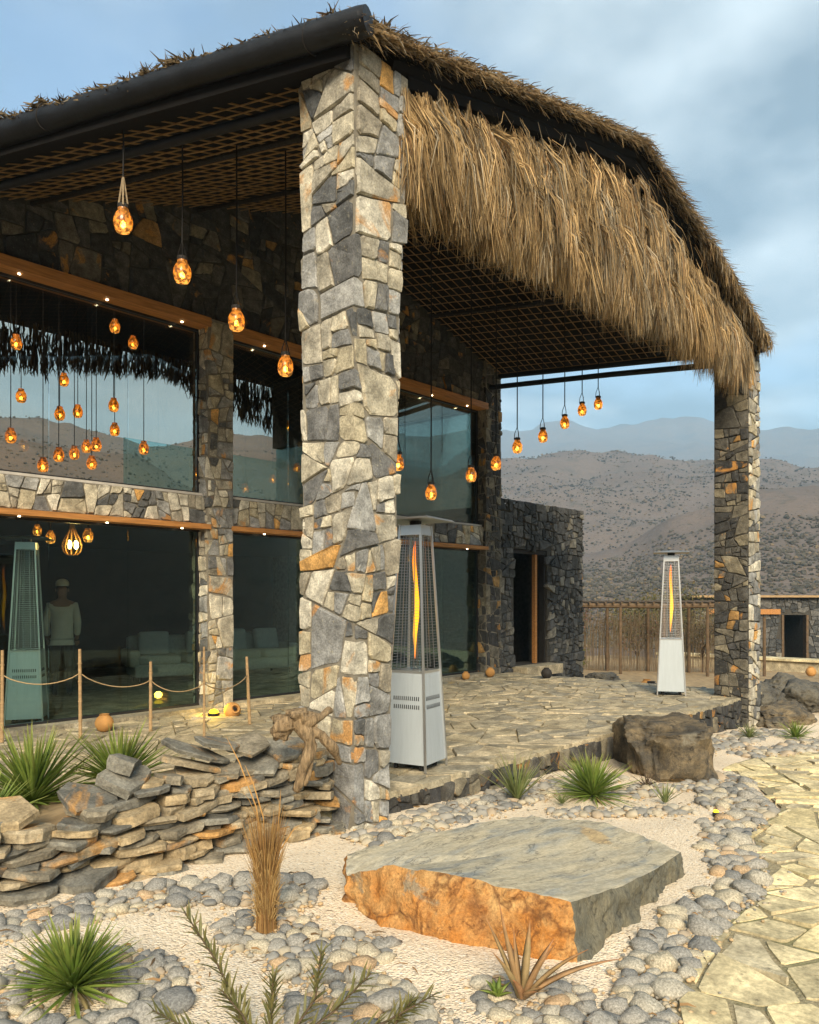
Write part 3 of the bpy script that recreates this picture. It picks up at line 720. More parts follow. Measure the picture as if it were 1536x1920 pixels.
auto(m.world('tie_pole', M['black_pole'], roof))
m = MB(); m.tube([(8.36, 0.3, 5.24), (8.33, 2.5, 5.46), (8.3, 5.1, 5.68)], 0.05, 10); auto(m.world('tie_pole', M['black_pole'], roof))
m = MB(); m.tube([(xr(y)-0.06, y, rceil(xr(y), y)-0.02) for y in (-0.1, 1.5, 3.3, 5.2)], 0.055, 10); auto(m.world('edge_pole', M['black_pole'], roof))
m = MB(); m.tube([(8.78, 0.05, 5.50), (8.3, 0.03, 5.5)], 0.05, 10); auto(m.world('pole_end', M['black_pole'], roof))
# dark arched front beam and the bamboo rim under the thatch
def front_tube(name, dz, yy, r, mat, x0, x1, n=34, seg=8):
    m = MB(); m.tube([(x0+(x1-x0)*i/n, yy, rtop(x0+(x1-x0)*i/n, yy)+dz + 0.012*fb((i*0.7, 0, dz), 2)) for i in range(n+1)], r, seg); return auto(m.world(name, mat, roof))
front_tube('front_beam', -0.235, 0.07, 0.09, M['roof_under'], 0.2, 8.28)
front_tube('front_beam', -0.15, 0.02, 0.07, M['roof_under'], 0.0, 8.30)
front_tube('bamboo_rim', -0.045, -0.15, 0.018, M['bamboo'], -0.3, 4.3, seg=6)

def strands(name, parent, items, mat, label=None):
    """each item: root, tip direction list of points, width, colour"""
    v = []; f = []; cols = []
    for pts, w, c in items:
        b = len(v); n = len(pts); d = (Vector(pts[-1])-Vector(pts[0])).normalized()
        s = d.cross(Vector((U(-1, 1), U(-1, 1), U(-0.3, 0.3))))
        if s.length < 1e-3: s = Vector((1, 0, 0))
        s.normalize()
        for i, p in enumerate(pts):
            k = w*(1.0 if i < n-1 else 0.25)*0.5
            v += [Vector(p)-s*k, Vector(p)+s*k]
        for i in range(n-1): f.append((b+2*i, b+2*i+1, b+2*i+3, b+2*i+2)); cols.append(c)
    c0 = wloc(parent) if parent else Vector((0, 0, 0))
    me = meshd(name, [p-c0 for p in v], f, mat); tint_layer(me, cols); o = mk(name, me, parent); tag(o, kind='stuff')
    if label: o['label'] = label
    return o
def straw_col(dark=0.0, patch=0.0):
    q = R.random(); k = (0.42 + 0.72*q)*(1-dark)
    c = (0.44*k, 0.305*k, 0.145*k)
    if R.random() < 0.18 + patch: c = (0.34*k, 0.285*k, 0.195*k)
    if R.random() < 0.12: c = (0.24*k, 0.14*k, 0.06*k)
    return c
items = []
def fringe_bottom(x): return 4.66 + 0.13*fb((x*1.4, 3, 0), 3) + 0.09*fb((x*5.5, 1, 0), 2) + 0.1*math.exp(-((x-5.2)/1.5)**2)
def tuft_strands(items, x, y, z, L, n, dx, dy, sp, dark=0.0, patch=0.0):
    base = U(0.55, 1.25)
    for _ in range(n):
        l = L*U(0.6, 1.08); a = U(-sp, sp); e = dx*l + a; b = dy + U(-0.05, 0.05)
        p0 = (x+U(-0.03, 0.03), y+U(-0.02, 0.03), z+U(-0.06, 0.04)); kx = U(-0.03, 0.03)
        pm = (x+e*0.45+kx, y+b*0.7-0.02, z-l*0.5); p1 = (x+e*(1.0+U(-0.15, 0.15))-kx, y+b, z-l)
        c = straw_col(dark, patch); items.append(([p0, pm, p1], U(0.003, 0.011), [q*base*1.38 for q in c]))
for i in range(2550):
    x = U(0.14, 7.66); ztop = rceil(x, 0.1) - U(0.10, 0.28); zb = fringe_bottom(x); span = max(ztop-zb, 0.4)
    row = R.random(); L = min(U(0.5, 0.95), span*1.05); zs = ztop - row*max(span-L, 0.0)
    if i % 3 == 0: zs = zb + L*U(0.92, 1.05)
    zs = min(zs, ztop); n3 = fb((x*1.1, zs*0.9, 4), 2)
    tuft_strands(items, x, U(-0.02, 0.26) - 0.06*row, zs, L*U(0.8, 1.12), 24, 0.22*n3 + R.gauss(0, 0.2), R.gauss(-0.03, 0.09), U(0.03, 0.12), 0.4 if R.random() < 0.25 else 0, 0.35 if fb((x*0.8, 8, 1), 2) > 0.1 else 0)
for i in range(900):           # loose, kinked straws standing off the curtain
    x = U(0.2, 7.6); z = U(fringe_bottom(x)+0.3, rceil(x, 0.1)-0.1); p = Vector((x, U(-0.1, 0.05), z)); d = Vector((U(-0.25, 0.25), U(-0.12, 0.02), -U(0.15, 0.5)))
    items.append(([p, p+d*0.5+Vector((U(-.06, .06), -0.03, 0)), p+d], U(0.003, 0.007), straw_col(0)))
strands('straw_fringe', roof, items, M['straw'], 'long golden straw fringe hanging from the front arch')
items = []
for i in range(8000):          # ragged thatch ends along the left eave, over the black pole
    y = U(-0.15, 5.4); x = xl(y) - U(-0.25, 0.1); clump = fb((y*4.2, 0.5, 0), 3)
    z = rtop(max(x, xl(y)), y) + U(-0.02, 0.05) + 0.07*max(clump, 0)
    d = Vector((U(-0.7, 0.2), U(-0.7, 0.7), U(-0.4, 0.3))).normalized()*U(0.03, 0.085)*(1+0.9*max(clump, 0)); p = Vector((x, y, z))
    items.append(([p-d*0.4, p+d*0.3, p+d], U(0.008, 0.02), [c*0.5 for c in straw_col(0.25)]))
for i in range(9500):          # along the front rim
    x = U(-0.5, 8.28); y = Y0R + U(-0.05, 0.2); z = rtop(x, y) + U(-0.09, 0.015); right = x > 4.6
    d = Vector((U(-0.45, 0.3), U(-0.9, -0.1), U(-0.45 if not right else -0.8, 0.12 if not right else 0.0))).normalized()*U(0.05, 0.16)*(1.5 if right else 1)
    p = Vector((x, y, z)); items.append(([p-d*0.3, p+d*0.4, p+d+Vector((0, 0, -0.03))], U(0.005, 0.011), [q*0.75 for q in straw_col(0.25)]))
for i in range(1500):          # drooping straw at the right-hand end
    y = U(-0.15, 1.2) if i % 2 else U(-0.2, 0.05); x = xr(y) - (U(0.03, 0.15) if i % 2 else U(0.05, 2.4)); z = rtop(x, y) - 0.05; L = U(0.1, 0.3)
    p = Vector((x, y-0.03, z)); items.append(([p, p+Vector((U(-0.03, 0.02), -0.05, -L*0.5)), p+Vector((U(-0.08, 0.03), -0.06, -L))], U(0.007, 0.014), straw_col(0.15, 0.2)))
for i in range(9000):          # weathered ends lying over the top
    y = U(-0.1, 5.3); x = U(xl(y), xr(y)); z = rtop(x, y); s = 1 if x > xp(y) else -1
    d = Vector((s*U(0.5, 1), U(-0.6, 0.3), -s*(0.25 if s > 0 else -0.25)*0-0.2+U(-0.06, 0.1))).normalized()*U(0.1, 0.22); p = Vector((x, y, z+0.02))
    items.append(([p, p+d*0.5+Vector((0, 0, 0.03)), p+d], U(0.01, 0.018), straw_col(0.35)))
strands('thatch_ends', roof, items, M['straw'])

# ------------------------------------------------------------------ the house
FY = 5.14
house = empty('stone_house', (2.5, FY, 0)); tag(house, 'two-storey rubble stone house with tall dark windows behind the porch', 'house')
def hpart(name, fn, mat, parent=house):
    m = MB(); fn(m); return m.world(name, mat, parent)
# upper wall with a curved top under the vault
def upper_core(m):
    xs = [-5.0 + 13.69*i/40 for i in range(41)]
    v = []
    for y in (FY+0.02, FY+0.45):
        for x in xs: v.append((x, y, 5.33))
        for x in xs: v.append((x, y, rceil(max(x, xl(5.1)), 5.1)+0.1))
    n = 41; f = []
    for i in range(n-1):
        f += [(i, i+1, n+i+1, n+i), (2*n+i, 3*n+i, 3*n+i+1, 2*n+i+1), (n+i, n+i+1, 3*n+i+1, 3*n+i), (i, 2*n+i, 2*n+i+1, i+1)]
    f += [(0, n, 3*n, 2*n), (n-1, 3*n-1, 4*n-1, 2*n-1)]
    m.add(v, f)
uw = hpart('upper_wall', upper_core, M['mortar_dark'])
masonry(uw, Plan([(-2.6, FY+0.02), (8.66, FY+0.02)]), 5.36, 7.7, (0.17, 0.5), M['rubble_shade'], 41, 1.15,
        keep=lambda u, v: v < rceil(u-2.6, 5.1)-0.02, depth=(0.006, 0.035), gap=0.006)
sp = hpart('spandrel', lambda m: m.box((-5, FY+0.02, 2.54), (8.66, FY+0.4, 2.93)), M['mortar'])
masonry(sp, Plan([(-2.6, FY+0.02), (8.66, FY+0.02)]), 2.545, 2.93, (0.12, 0.34), M['rubble_band'], 42, 1.15,
        depth=(0.006, 0.03), gap=0.006)
COLS = [(-2.75, -2.3), (1.79, 2.22), (4.55, 4.98), (8.17, 8.69)]
for k, (a, b) in enumerate(COLS):
    c = hpart('column', lambda m: m.box((a+0.01, FY-0.06, -0.1), (b-0.01, FY+0.3, 5.35 if k < 3 else 6.2)), M['mortar'])
    if k == 0: continue
    masonry(c, Plan([(a+0.01, FY+0.29), (a+0.01, FY-0.06), (b-0.01, FY-0.06)] + ([] if k < 3 else [(b-0.01, FY+0.3)])), 0.0, 5.33 if k < 3 else 6.2,
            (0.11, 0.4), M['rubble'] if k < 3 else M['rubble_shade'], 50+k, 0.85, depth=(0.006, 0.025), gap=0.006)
BAYS = [(-2.3, 1.79), (2.22, 4.55), (4.98, 8.17)]
for a, b in BAYS:
    for z0, z1, dz in ((5.225, 5.345, 0.12), (2.47, 2.535, 0.065)):
        l = hpart('lintel', lambda m: m.box((a-0.04, FY-0.10, z0), (b+0.04, FY+0.32, z1)), M['lintel_wood'])
        x = a + 0.6
        while x < b - 0.2:
            m = MB(); m.lathe([(0.001, -0.004), (0.014, -0.004), (0.014, 0.004), (0.001, 0.004)], 10); q = m.world('downlight', M['downlight'], l); q.location = Vector((x, FY+0.02, z0-0.006))-wloc(l); x += 1.05
    hpart('sill', lambda m: m.box((a, FY+0.03, 2.932), (b, FY+0.3, 2.962)), simple('pale_sill', (0.5, 0.47, 0.42), 0.7))
    hpart('threshold', lambda m: m.box((a-0.02, FY-0.12, -0.02), (b+0.02, FY+0.3, 0.055)), M['terrace_flag'])
    for z0, z1 in ((0.055, 2.47), (2.962, 5.225)):
        def fr(m):
            y0, y1 = FY+0.13, FY+0.19
            m.box((a, y0, z0), (b, y1, z0+0.03)); m.box((a, y0, z1-0.03), (b, y1, z1)); m.box((a, y0+0.001, z0+0.03), (a+0.03, y1, z1-0.03)); m.box((b-0.03, y0+0.001, z0+0.03), (b, y1, z1-0.03))
        w = hpart('window', fr, M['frame'])
        n = max(2, round((b-a)/1.05)); step = (b-a-0.06)/n
        for i in range(n):
            m = MB(); m.box((a+0.03+i*step+0.004, FY+0.152, z0+0.03), (a+0.03+(i+1)*step-0.004, FY+0.164, z1-0.03)); p = m.world('pane', M['glass'] if z0 > 1 else M['clear_glass'], w)
            p.rotation_euler = (U(-0.0012, 0.0012), 0, U(-0.0025, 0.0025))
# rooms behind the glass
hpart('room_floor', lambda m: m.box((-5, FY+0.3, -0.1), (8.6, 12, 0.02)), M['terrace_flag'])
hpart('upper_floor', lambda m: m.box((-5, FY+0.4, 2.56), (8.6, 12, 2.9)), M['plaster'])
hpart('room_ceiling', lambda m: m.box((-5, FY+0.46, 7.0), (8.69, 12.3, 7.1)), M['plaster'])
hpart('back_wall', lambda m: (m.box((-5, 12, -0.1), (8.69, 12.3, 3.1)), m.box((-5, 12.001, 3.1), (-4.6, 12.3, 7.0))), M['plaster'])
for a, b in ((4.36, 6.5), (6.52, 8.6)):
    m = MB(); m.box((a, 12.1, 3.1), (b, 12.115, 5.05)); m.world('rear_pane', M['teal_glass'], house)
its = []
for i in range(2600):
    x = U(-4.6, 8.6); zb = lerp_tab([(-4.6, 5.4), (1.57, 5.85), (3.7, 6.3), (5.3, 6.5), (7.1, 5.95), (8.6, 5.6)], x) + 0.16*fb((x*1.8, 0, 0), 3); z = U(zb+0.2, 7.05); L = min(U(0.3, 0.7), z-zb+abs(R.gauss(0, 0.07)))
    p = Vector((x, 11.9+U(-0.08, 0.08), z)); its.append(([p, p+Vector((U(-.05, .05), 0, -L*0.5)), p+Vector((U(-.1, .1), U(-.04, .04), -L))], U(0.02, 0.05), straw_col(0.5)))
strands('rear_straw_fringe', house, its, M['straw'])
hpart('side_wall', lambda m: m.box((-5.3, FY+0.02, -0.1), (-5.0, 12.3, 7.1)), M['mortar'])
hpart('side_wall', lambda m: (m.box((8.39, FY+0.46, -0.1), (8.69, 12.0, 3.0)), m.box((8.39, FY+0.46, 5.35), (8.69, 12.0, 7.0))), M['mortar'])
for k in range(4):
    m = MB(); m.box((8.5, FY+0.47+k*1.6, 3.0), (8.515, FY+0.47+k*1.6+1.58, 5.35)); m.world('side_pane', M['teal_glass'], house)
hpart('front_wall', lambda m: m.box((-5.0, FY+0.02, -0.1), (-2.76, FY+0.4, 2.53)), M['mortar'])
hpart('front_wall', lambda m: m.box((-5.0, FY+0.02, 2.935), (-2.76, FY+0.4, 5.32)), M['mortar'])

ax = empty('stone_annex', (10.4, FY, 0)); tag(ax, 'low dark stone annex with an open doorway at the far end of the house', 'annex')
def axcore(m):
    y0, y1 = FY+0.03, FY+0.5
    m.box((8.7, y0, -0.6), (9.26, y1, 3.45)); m.box((10.56, y0, -0.6), (12.1, y1, 3.46)); m.box((9.26, y0, 2.55), (10.56, y1, 3.455)); m.box((9.26, y0, -0.6), (10.56, y1+0.1, 0.1))
    m.box((8.7, 9.0, -0.6), (12.1, 9.4, 3.45)); m.box((11.7, y1, -0.6), (12.1, 9.0, 3.45)); m.box((8.7, y1, 3.2), (11.7, 9.0, 3.4))
hpart('core', axcore, M['mortar_dark'], ax)
masonry(ax, Plan([(8.7, FY+0.03), (12.1, FY+0.03)]), -0.5, 3.56, (0.11, 0.3), M['basalt'], 61, 1.2,
        keep=lambda u, v: not (0.50 < u < 1.92 and 0.05 < v < 2.6), depth=(0.01, 0.06), gap=0.008)
masonry(ax, Plan([(12.1, FY+0.03), (12.1, 9.3)]), -0.5, 3.5, (0.14, 0.4), M['basalt'], 62, 1.2, depth=(0.01, 0.05))
d = hpart('door_jamb', lambda m: (m.box((10.22, FY+0.12, 0.1), (10.30, FY+0.2, 2.46)),), M['lintel_wood'], ax)
hpart('door_frame', lambda m: (m.box((9.27, FY+0.06, 2.46), (10.55, FY+0.2, 2.54)), m.box((10.49, FY+0.065, 0.1), (10.55, FY+0.2, 2.46))), M['dark_timber'], ax)
hpart('door_step', lambda m: m.box((9.2, FY-0.35, -0.1), (10.6, FY+0.03, 0.1)), M['terrace_flag'], ax)

# ------------------------------------------------------------------ patio heaters
def heater(loc, rz, label, vents=True, lit=True):
    h = empty('patio_heater', loc, rz); tag(h, label, 'patio heater', 'pyramid patio heaters')
    def wd(z): return 0.205 - 0.105*(z-0.04)/2.14
    def ring(z, k=1.0, o=0.0): w = wd(z)*k + o; return [(-w, -w, z), (w, -w, z), (w, w, z), (-w, w, z)]
    for s in range(4):                      # four sheet panels of the gas cabinet
        a, b_ = ring(0.06), ring(0.87); ia, ib = ring(0.06, 1, -0.012), ring(0.87, 1, -0.012); t = (s+1) % 4
        m = MB(); m.add([a[s], a[t], b_[t], b_[s], ia[s], ia[t], ib[t], ib[s]], [(0, 1, 2, 3), (7, 6, 5, 4), (0, 4, 5, 1), (3, 2, 6, 7), (0, 3, 7, 4), (1, 5, 6, 2)])
        p = m.build('panel', M['steel'], h)
        if vents:
            ang = s*pi/2 - pi/2; v = MB()
            for row, zz in ((0, 0.64), (1, 0.565)):
                for k in range(13):
                    x = -0.125 + 0.0208*k + (0.004 if row else 0); c = wd(zz)+0.0015
                    q = [(x-0.0045, -c, zz-0.018), (x+0.0045, -c, zz-0.018), (x+0.0045, -c+0.004, zz+0.018), (x-0.0045, -c+0.004, zz+0.018)]
                    q = [(px, py-0.002, pz) for px, py, pz in q]+[(px, py+0.004, pz) for px, py, pz in q]
                    Rm = Matrix.Rotation(s*pi/2, 3, 'Z'); v.add([Rm @ Vector(z) for z in q], [(0, 1, 2, 3), (0, 4, 5, 1), (1, 5, 6, 2), (2, 6, 7, 3), (3, 7, 4, 0)])
            tag(v.build('vent_slots', M['black_metal'], p), kind='stuff')
    for s in range(4):                      # corner legs
        m = MB(); a, b_ = Vector(ring(0.0, 1, 0.004)[s]), Vector(ring(2.19, 1, 0.004)[s]); m.tube([a, b_], 0.0125, 4); m.build('corner_post', M['steel_trim'], h)
    m = MB(); m.box((-0.17, -0.17, 0.06), (0.17, 0.17, 0.08)); m.build('floor_plate', M['black_metal'], h)
    m = MB(); m.box((-0.165, -0.165, 0.862), (0.165, 0.165, 0.885)); m.build('burner_plate', M['steel_trim'], h)
    for s in range(4):                      # wire guards
        Rm = Matrix.Rotation(s*pi/2, 3, 'Z'); m = MB(); z = 0.90
        while z < 2.12:
            w = wd(z)-0.006; m.tube([Rm @ Vector((-w, -w, z)), Rm @ Vector((w, -w, z))], 0.0015, 3, cap=False); z += 0.026
        for k in (-0.42, 0.42):
            w0, w1 = wd(0.9), wd(2.12); m.tube([Rm @ Vector((w0*k, -w0+0.004, 0.9)), Rm @ Vector((w1*k, -w1+0.004, 2.12))], 0.004, 4, cap=False)
        tag(m.build('wire_guard', M['guard'], h), kind='stuff')
    m = MB(); m.lathe([(0.048, 0.89), (0.05, 0.9), (0.05, 2.1), (0.048, 2.11)], 14); auto(m.build('glass_tube', M['tube_glass'], h))
    if lit:
        m = MB(); m.lathe([(0.002, 0.98), (0.009, 1.06), (0.019, 1.2), (0.026, 1.36), (0.023, 1.5), (0.018, 1.62), (0.02, 1.72), (0.017, 1.86), (0.012, 1.98), (0.002, 2.05)], 8)
        m.v = [Vector((p.x+0.012*sin(p.z*9), p.y+0.01*sin(p.z*7+1), p.z)) for p in m.v]; auto(m.build('flame', M['flame'], h), 80)
    m = MB(); m.add(ring(2.10, 1, 0.006)+ring(2.19, 1, 0.006), [(0, 1, 5, 4), (1, 2, 6, 5), (2, 3, 7, 6), (3, 0, 4, 7), (4, 5, 6, 7), (3, 2, 1, 0)]); m.build('top_collar', M['steel_trim'], h)
    m = MB(); m.lathe([(0.055, 2.19), (0.055, 2.235)], 12); m.build('neck', M['black_metal'], h)
    m = MB(); w = 0.27; m.add([(-w, -w, 2.232), (w, -w, 2.232), (w, w, 2.232), (-w, w, 2.232), (-w*.92, -w*.92, 2.25), (w*.92, -w*.92, 2.25), (w*.92, w*.92, 2.25), (-w*.92, w*.92, 2.25), (0, 0, 2.272)],
        [(3, 2, 1, 0), (0, 1, 5, 4), (1, 2, 6, 5), (2, 3, 7, 6), (3, 0, 4, 7), (4, 5, 8), (5, 6, 8), (6, 7, 8), (7, 4, 8)]); m.build('reflector', M['steel_trim'], h)
    for sx, sy in ((-1, -1), (1, -1), (-1, 1), (1, 1)):
        m = MB(); m.lathe([(0.018, 0.0), (0.022, 0.004), (0.022, 0.03), (0.014, 0.05)], 8, (sx*0.13, sy*0.13, 0)); m.build('foot', M['black_metal'], h)
    return h
heater((1.01, 0.62, 0.006), radians(13), 'silver pyramid patio heater with slotted panels beside the near corner pillar')
heater((7.72, 1.12, 0.006), radians(25), 'silver pyramid patio heater near the far post, smaller in view', vents=False)
heater((-0.31, 5.78, 0.022), radians(58), 'pyramid patio heater seen through the glass of the left ground-floor window', lit=False)

# ------------------------------------------------------------------ pendant lamps
def jar_parts(h, s=1.0, plain=False):
    m = MB(); m.lathe([(0.035, -0.12), (0.055, -0.112), (0.072, -0.08), (0.08, -0.035), (0.075, 0.01), (0.058, 0.048), (0.043, 0.068), (0.045, 0.092)], 14)
    m.v = [v*s for v in m.v]; auto(m.build('jar', M['jar'], h), 60)
    m = MB(); v = [Vector((p.x*0.024*s, p.y*0.024*s, (p.z*0.034-0.05)*s)) for p in IV1]; m.add(v, IF1); m.build('bulb', M['bulb'], h, True)
    if plain: return
    m = MB(); m.lathe([(0.045, 0.085), (0.048, 0.09), (0.048, 0.118), (0.02, 0.128)], 12); m.v = [v*s for v in m.v]; auto(m.build('cap', M['dark_clay'], h))
def pendant(loc, ztop, label, s=1.0, sling=False):
    h = empty('pendant_lamp', loc); tag(h, label, 'lamp', 'jar lamps hanging in a curve under the porch')
    jar_parts(h, s)
    top = ztop-loc[2]; a = 0.34 if sling else 0.24
    m = MB(); m.tube([(0, 0, a), (0.004, 0, (a+top)/2), (0, 0, top)], 0.0085, 5); m.build('cord', M['cord'], h)
    for k in range(3):
        t = k*2*pi/3; m = MB(); m.tube([(0.047*cos(t)*s, 0.047*sin(t)*s, 0.1*s), (0.035*cos(t), 0.035*sin(t), 0.17), (0.004*cos(t), 0.004*sin(t), a+0.01)], 0.0075 if sling else 0.005, 4)
        m.build('sling_rope', M['sisal'] if sling else M['cord'], h)
    return h
LAMPS = [(-1.01, 4.76), (-0.44, 4.5), (0.15, 4.22), (0.75, 3.91), (2.44, 3.14), (3.04, 2.85), (3.85, 3.16), (4.41, 3.38), (4.92, 3.68), (5.59, 3.93), (6.21, 4.23), (6.74, 4.52), (7.26, 4.71)]
NAMES = ['amber jar lamp on a pale rope sling, topmost at the left', 'second amber jar lamp from the left, before the dark upper wall', 'third amber jar lamp from the left, in front of the wall column',
 'amber jar lamp just left of the near stone pillar', 'amber jar lamp just right of the near stone pillar, before the window', 'lowest hanging jar lamp, above the near patio heater', 'jar lamp overlapping the right edge of the upper window',
 'jar lamp in front of the corner column at the end of the house', 'first jar lamp against the sky, right of the corner column', 'second jar lamp against the sky, counting from the house', 'third jar lamp against the sky, counting from the house',
 'fourth jar lamp against the sky, next to the last one', 'rightmost and smallest jar lamp hanging against the sky']
for k, ((x, z), nm) in enumerate(zip(LAMPS, NAMES)): pendant((x, 2.15, z), rceil(x, 2.15)-0.03, nm, 1.0 if k < 4 else 0.9, k == 0)
def inner(loc, ztop, label, grp, s=0.8):
    h = empty('glass_lamp', loc); tag(h, label, 'lamp', grp); jar_parts(h, s, True)
    m = MB(); m.tube([(0, 0, 0.07*s), (0, 0, ztop-loc[2])], 0.006, 4); m.build('cord', M['cord'], h)
for p in [(0.05, 7, 5.02), (1.47, 7, 5.6), (2.04, 7.5, 5.6), (0.52, 8, 4.55), (1.16, 8, 4.92), (0.87, 7.5, 4.27), (1.38, 8, 4.47), (1.45, 7, 4.42), (1.73, 7.5, 4.17), (-0.02, 7, 3.74), (0.63, 7, 3.57), (1.09, 7.5, 3.72), (1.52, 8, 3.94), (1.18, 7, 3.79), (1.31, 7.4, 3.59), (1.94, 7, 3.85), (0.41, 7, 3.4)]:  # many of these lamps stand in for reflections of the porch lamps
    inner(p, 7.0, 'small amber glass lamp in the upper left window, from a set including stand-in porch lamp reflections', 'lamps inside the upper left window', 0.95)
for p, s in (((0.25, 6.4, 2.35), 0.8), ((0.86, 6.6, 2.42), 0.9), ((0.12, 6.5, 2.44), 0.7)): inner(p, 2.56, 'small amber lamp beside the big bulb lamp in the lower left window', 'small lamps inside the lower window', s)
for p in ((6.35, 6.3, 2.3), (7.3, 6.3, 2.32)): inner(p, 2.56, 'small lamp behind the lower window right of the near pillar', 'small lamps inside the lower right window', 0.7)
h = empty('bulb_lamp', (0.45, 6.2, 2.26)); tag(h, 'large bulb-shaped wire lamp glowing inside the lower left window', 'lamp')
m = MB()
PR = [(0.015, -0.16), (0.07, -0.15), (0.115, -0.1), (0.125, -0.03), (0.1, 0.06), (0.06, 0.13), (0.03, 0.2), (0.02, 0.3)]
for k in range(10): m.tube([(r*cos(2*pi*k/10), r*sin(2*pi*k/10), z) for r, z in PR], 0.008, 5)
tag(m.build('wire_cage', M['clay'], h), kind='stuff')
for q in (-0.04, 0.05):
    m = MB(); m.add([Vector((p.x*0.032+q, p.y*0.032, p.z*0.06-0.02)) for p in IV2], IF2); m.build('bulb', M['bulb'], h, True)

# ------------------------------------------------------------------ furniture and a person behind the glass
def rbox(m, a, b, r=0.05):
    bm = bmesh.new(); bmesh.ops.create_cube(bm, size=1.0)
    for v in bm.verts: v.co = Vector([(a[i]+b[i])/2 + v.co[i]*(b[i]-a[i]) for i in range(3)])
    bmesh.ops.bevel(bm, geom=bm.edges[:], offset=r, segments=3, affect='EDGES', profile=0.6)
    m.add([v.co.copy() for v in bm.verts], [tuple(q.index for q in f.verts) for f in bm.faces] if not bm.verts.index_update() else []); bm.free()
def sofa(loc, rz, w, label):
    s = empty('sofa', loc, rz); tag(s, label, 'sofa', 'sofas inside the ground floor')
    m = MB(); rbox(m, (-w/2, -0.42, 0.12), (w/2, 0.42, 0.34)); auto(m.build('base', M['sofa'], s), 50)
    m = MB(); rbox(m, (-w/2, 0.24, 0.34), (w/2, 0.44, 0.82), 0.07); auto(m.build('backrest', M['sofa'], s), 50)
    for k in (-1, 1):
        m = MB(); rbox(m, (k*w/2-0.09, -0.42, 0.3), (k*w/2+0.09, 0.43, 0.6), 0.06); auto(m.build('armrest', M['sofa'], s), 50)
        m = MB(); rbox(m, (k*w/4-w/4+0.05, -0.42, 0.33), (k*w/4+w/4-0.05, 0.24, 0.5), 0.07); auto(m.build('seat_cushion', M['sofa'], s), 50)
        m = MB(); rbox(m, (-0.27, -0.08, -0.22), (0.27, 0.08, 0.22), 0.07); auto(m.build('cushion', M['shirt'], s, loc=(k*w/4, 0.12, 0.68), rot=(-0.25, 0, 0.08*k)), 50)
    for sx in (-1, 1):
        for sy in (-1, 1):
            m = MB(); m.tube([(sx*(w/2-0.1), sy*0.34, 0), (sx*(w/2-0.1), sy*0.34, 0.14)], 0.025, 6); m.build('leg', M['dark_timber'], s)
sofa((3.55, 8.6, 0.02), radians(-18), 1.7, 'pale cushioned sofa seen through the lower left window')
sofa((5.2, 8.6, 0.02), radians(-6), 1.5, 'pale sofa seen through the narrow lower window beside the near pillar')

def skin_mesh(name, joints, edges, radii, mat, parent, root=0, sub=2, mats2=None):
    me = bpy.data.meshes.new(name); me.from_pydata(joints, edges, []); o = mk(name, me, parent)
    md = o.modifiers.new('skin', 'SKIN'); md.use_smooth_shade = True
    for i, r in enumerate(radii):
        d = me.skin_vertices[0].data[i]; d.radius = (r, r) if not isinstance(r, tuple) else r; d.use_root = (i == root)
    o.modifiers.new('sub', 'SUBSURF').levels = sub; o.modifiers['sub'].render_levels = sub
    dg = bpy.context.evaluated_depsgraph_get(); ev = bpy.data.meshes.new_from_object(o.evaluated_get(dg)); o.modifiers.clear(); o.data = ev
    ev.materials.clear()
    for q in (mat if isinstance(mat, list) else [mat]): ev.materials.append(q)
    return o
pr = empty('person', (1.02, 7.75, 0.02), radians(150)); tag(pr, 'person in a white shirt and white head wrap standing inside behind the glass', 'person')
J = [(0, 0, 0.95), (0, 0, 1.12), (0, 0, 1.3), (0, 0.01, 1.43), (0, -0.01, 1.5), (0, -0.025, 1.60), (0, -0.02, 1.69),
     (-0.17, 0, 1.40), (-0.22, 0.02, 1.14), (-0.2, -0.1, 0.94), (-0.19, -0.13, 0.87), (0.17, 0, 1.40), (0.22, 0.02, 1.14), (0.21, -0.08, 0.93), (0.205, -0.11, 0.86),
     (-0.09, 0, 0.88), (-0.1, -0.02, 0.5), (-0.105, 0.02, 0.09), (-0.11, -0.13, 0.04), (0.09, 0, 0.88), (0.1, -0.02, 0.5), (0.105, 0.02, 0.09), (0.11, -0.13, 0.04)]
Ed = [(0, 1), (1, 2), (2, 3), (3, 4), (4, 5), (5, 6), (3, 7), (7, 8), (8, 9), (9, 10), (3, 11), (11, 12), (12, 13), (13, 14), (0, 15), (15, 16), (16, 17), (17, 18), (0, 19), (19, 20), (20, 21), (21, 22)]
Rd = [(.15, .11), (.14, .10), (.16, .11), (.10, .08), .052, .085, .08, .062, .048, .036, .03, .062, .048, .036, .03, .088, .062, .042, .038, .088, .062, .042, .038]
body = skin_mesh('body', J, Ed, Rd, [M['skin'], M['trousers']], pr)
body.data.polygons.foreach_set('material_index', [1 if p.center.z < 0.93 and abs(p.center.x) < 0.17 else 0 for p in body.data.polygons])
for s in (-1, 1):
    base = Vector((s*0.197, -0.12, 0.865)); m = MB()
    for k, (dx, L) in enumerate(((-0.027, .062), (-0.009, .072), (0.009, .068), (0.026, .052))):
        a = base+Vector((dx*s, 0, -0.015)); m.tube([a, a+Vector((0, -0.012, -L*0.5)), a+Vector((0, 0.004, -L))], [.009, .0085, .006], 6)
    a = base+Vector((-0.03*s, -0.01, 0.01)); m.tube([a, a+Vector((-0.02*s, -0.02, -0.025)), a+Vector((-0.018*s, -0.025, -0.05))], [.01, .009, .007], 6)
    m.build('hand_fingers', M['skin'], body, True)
m = MB(); m.add([Vector((p.x*0.012, p.y*0.018-0.115, p.z*0.022+1.62)) for p in IV1], IF1); m.build('nose', M['skin'], body, True)
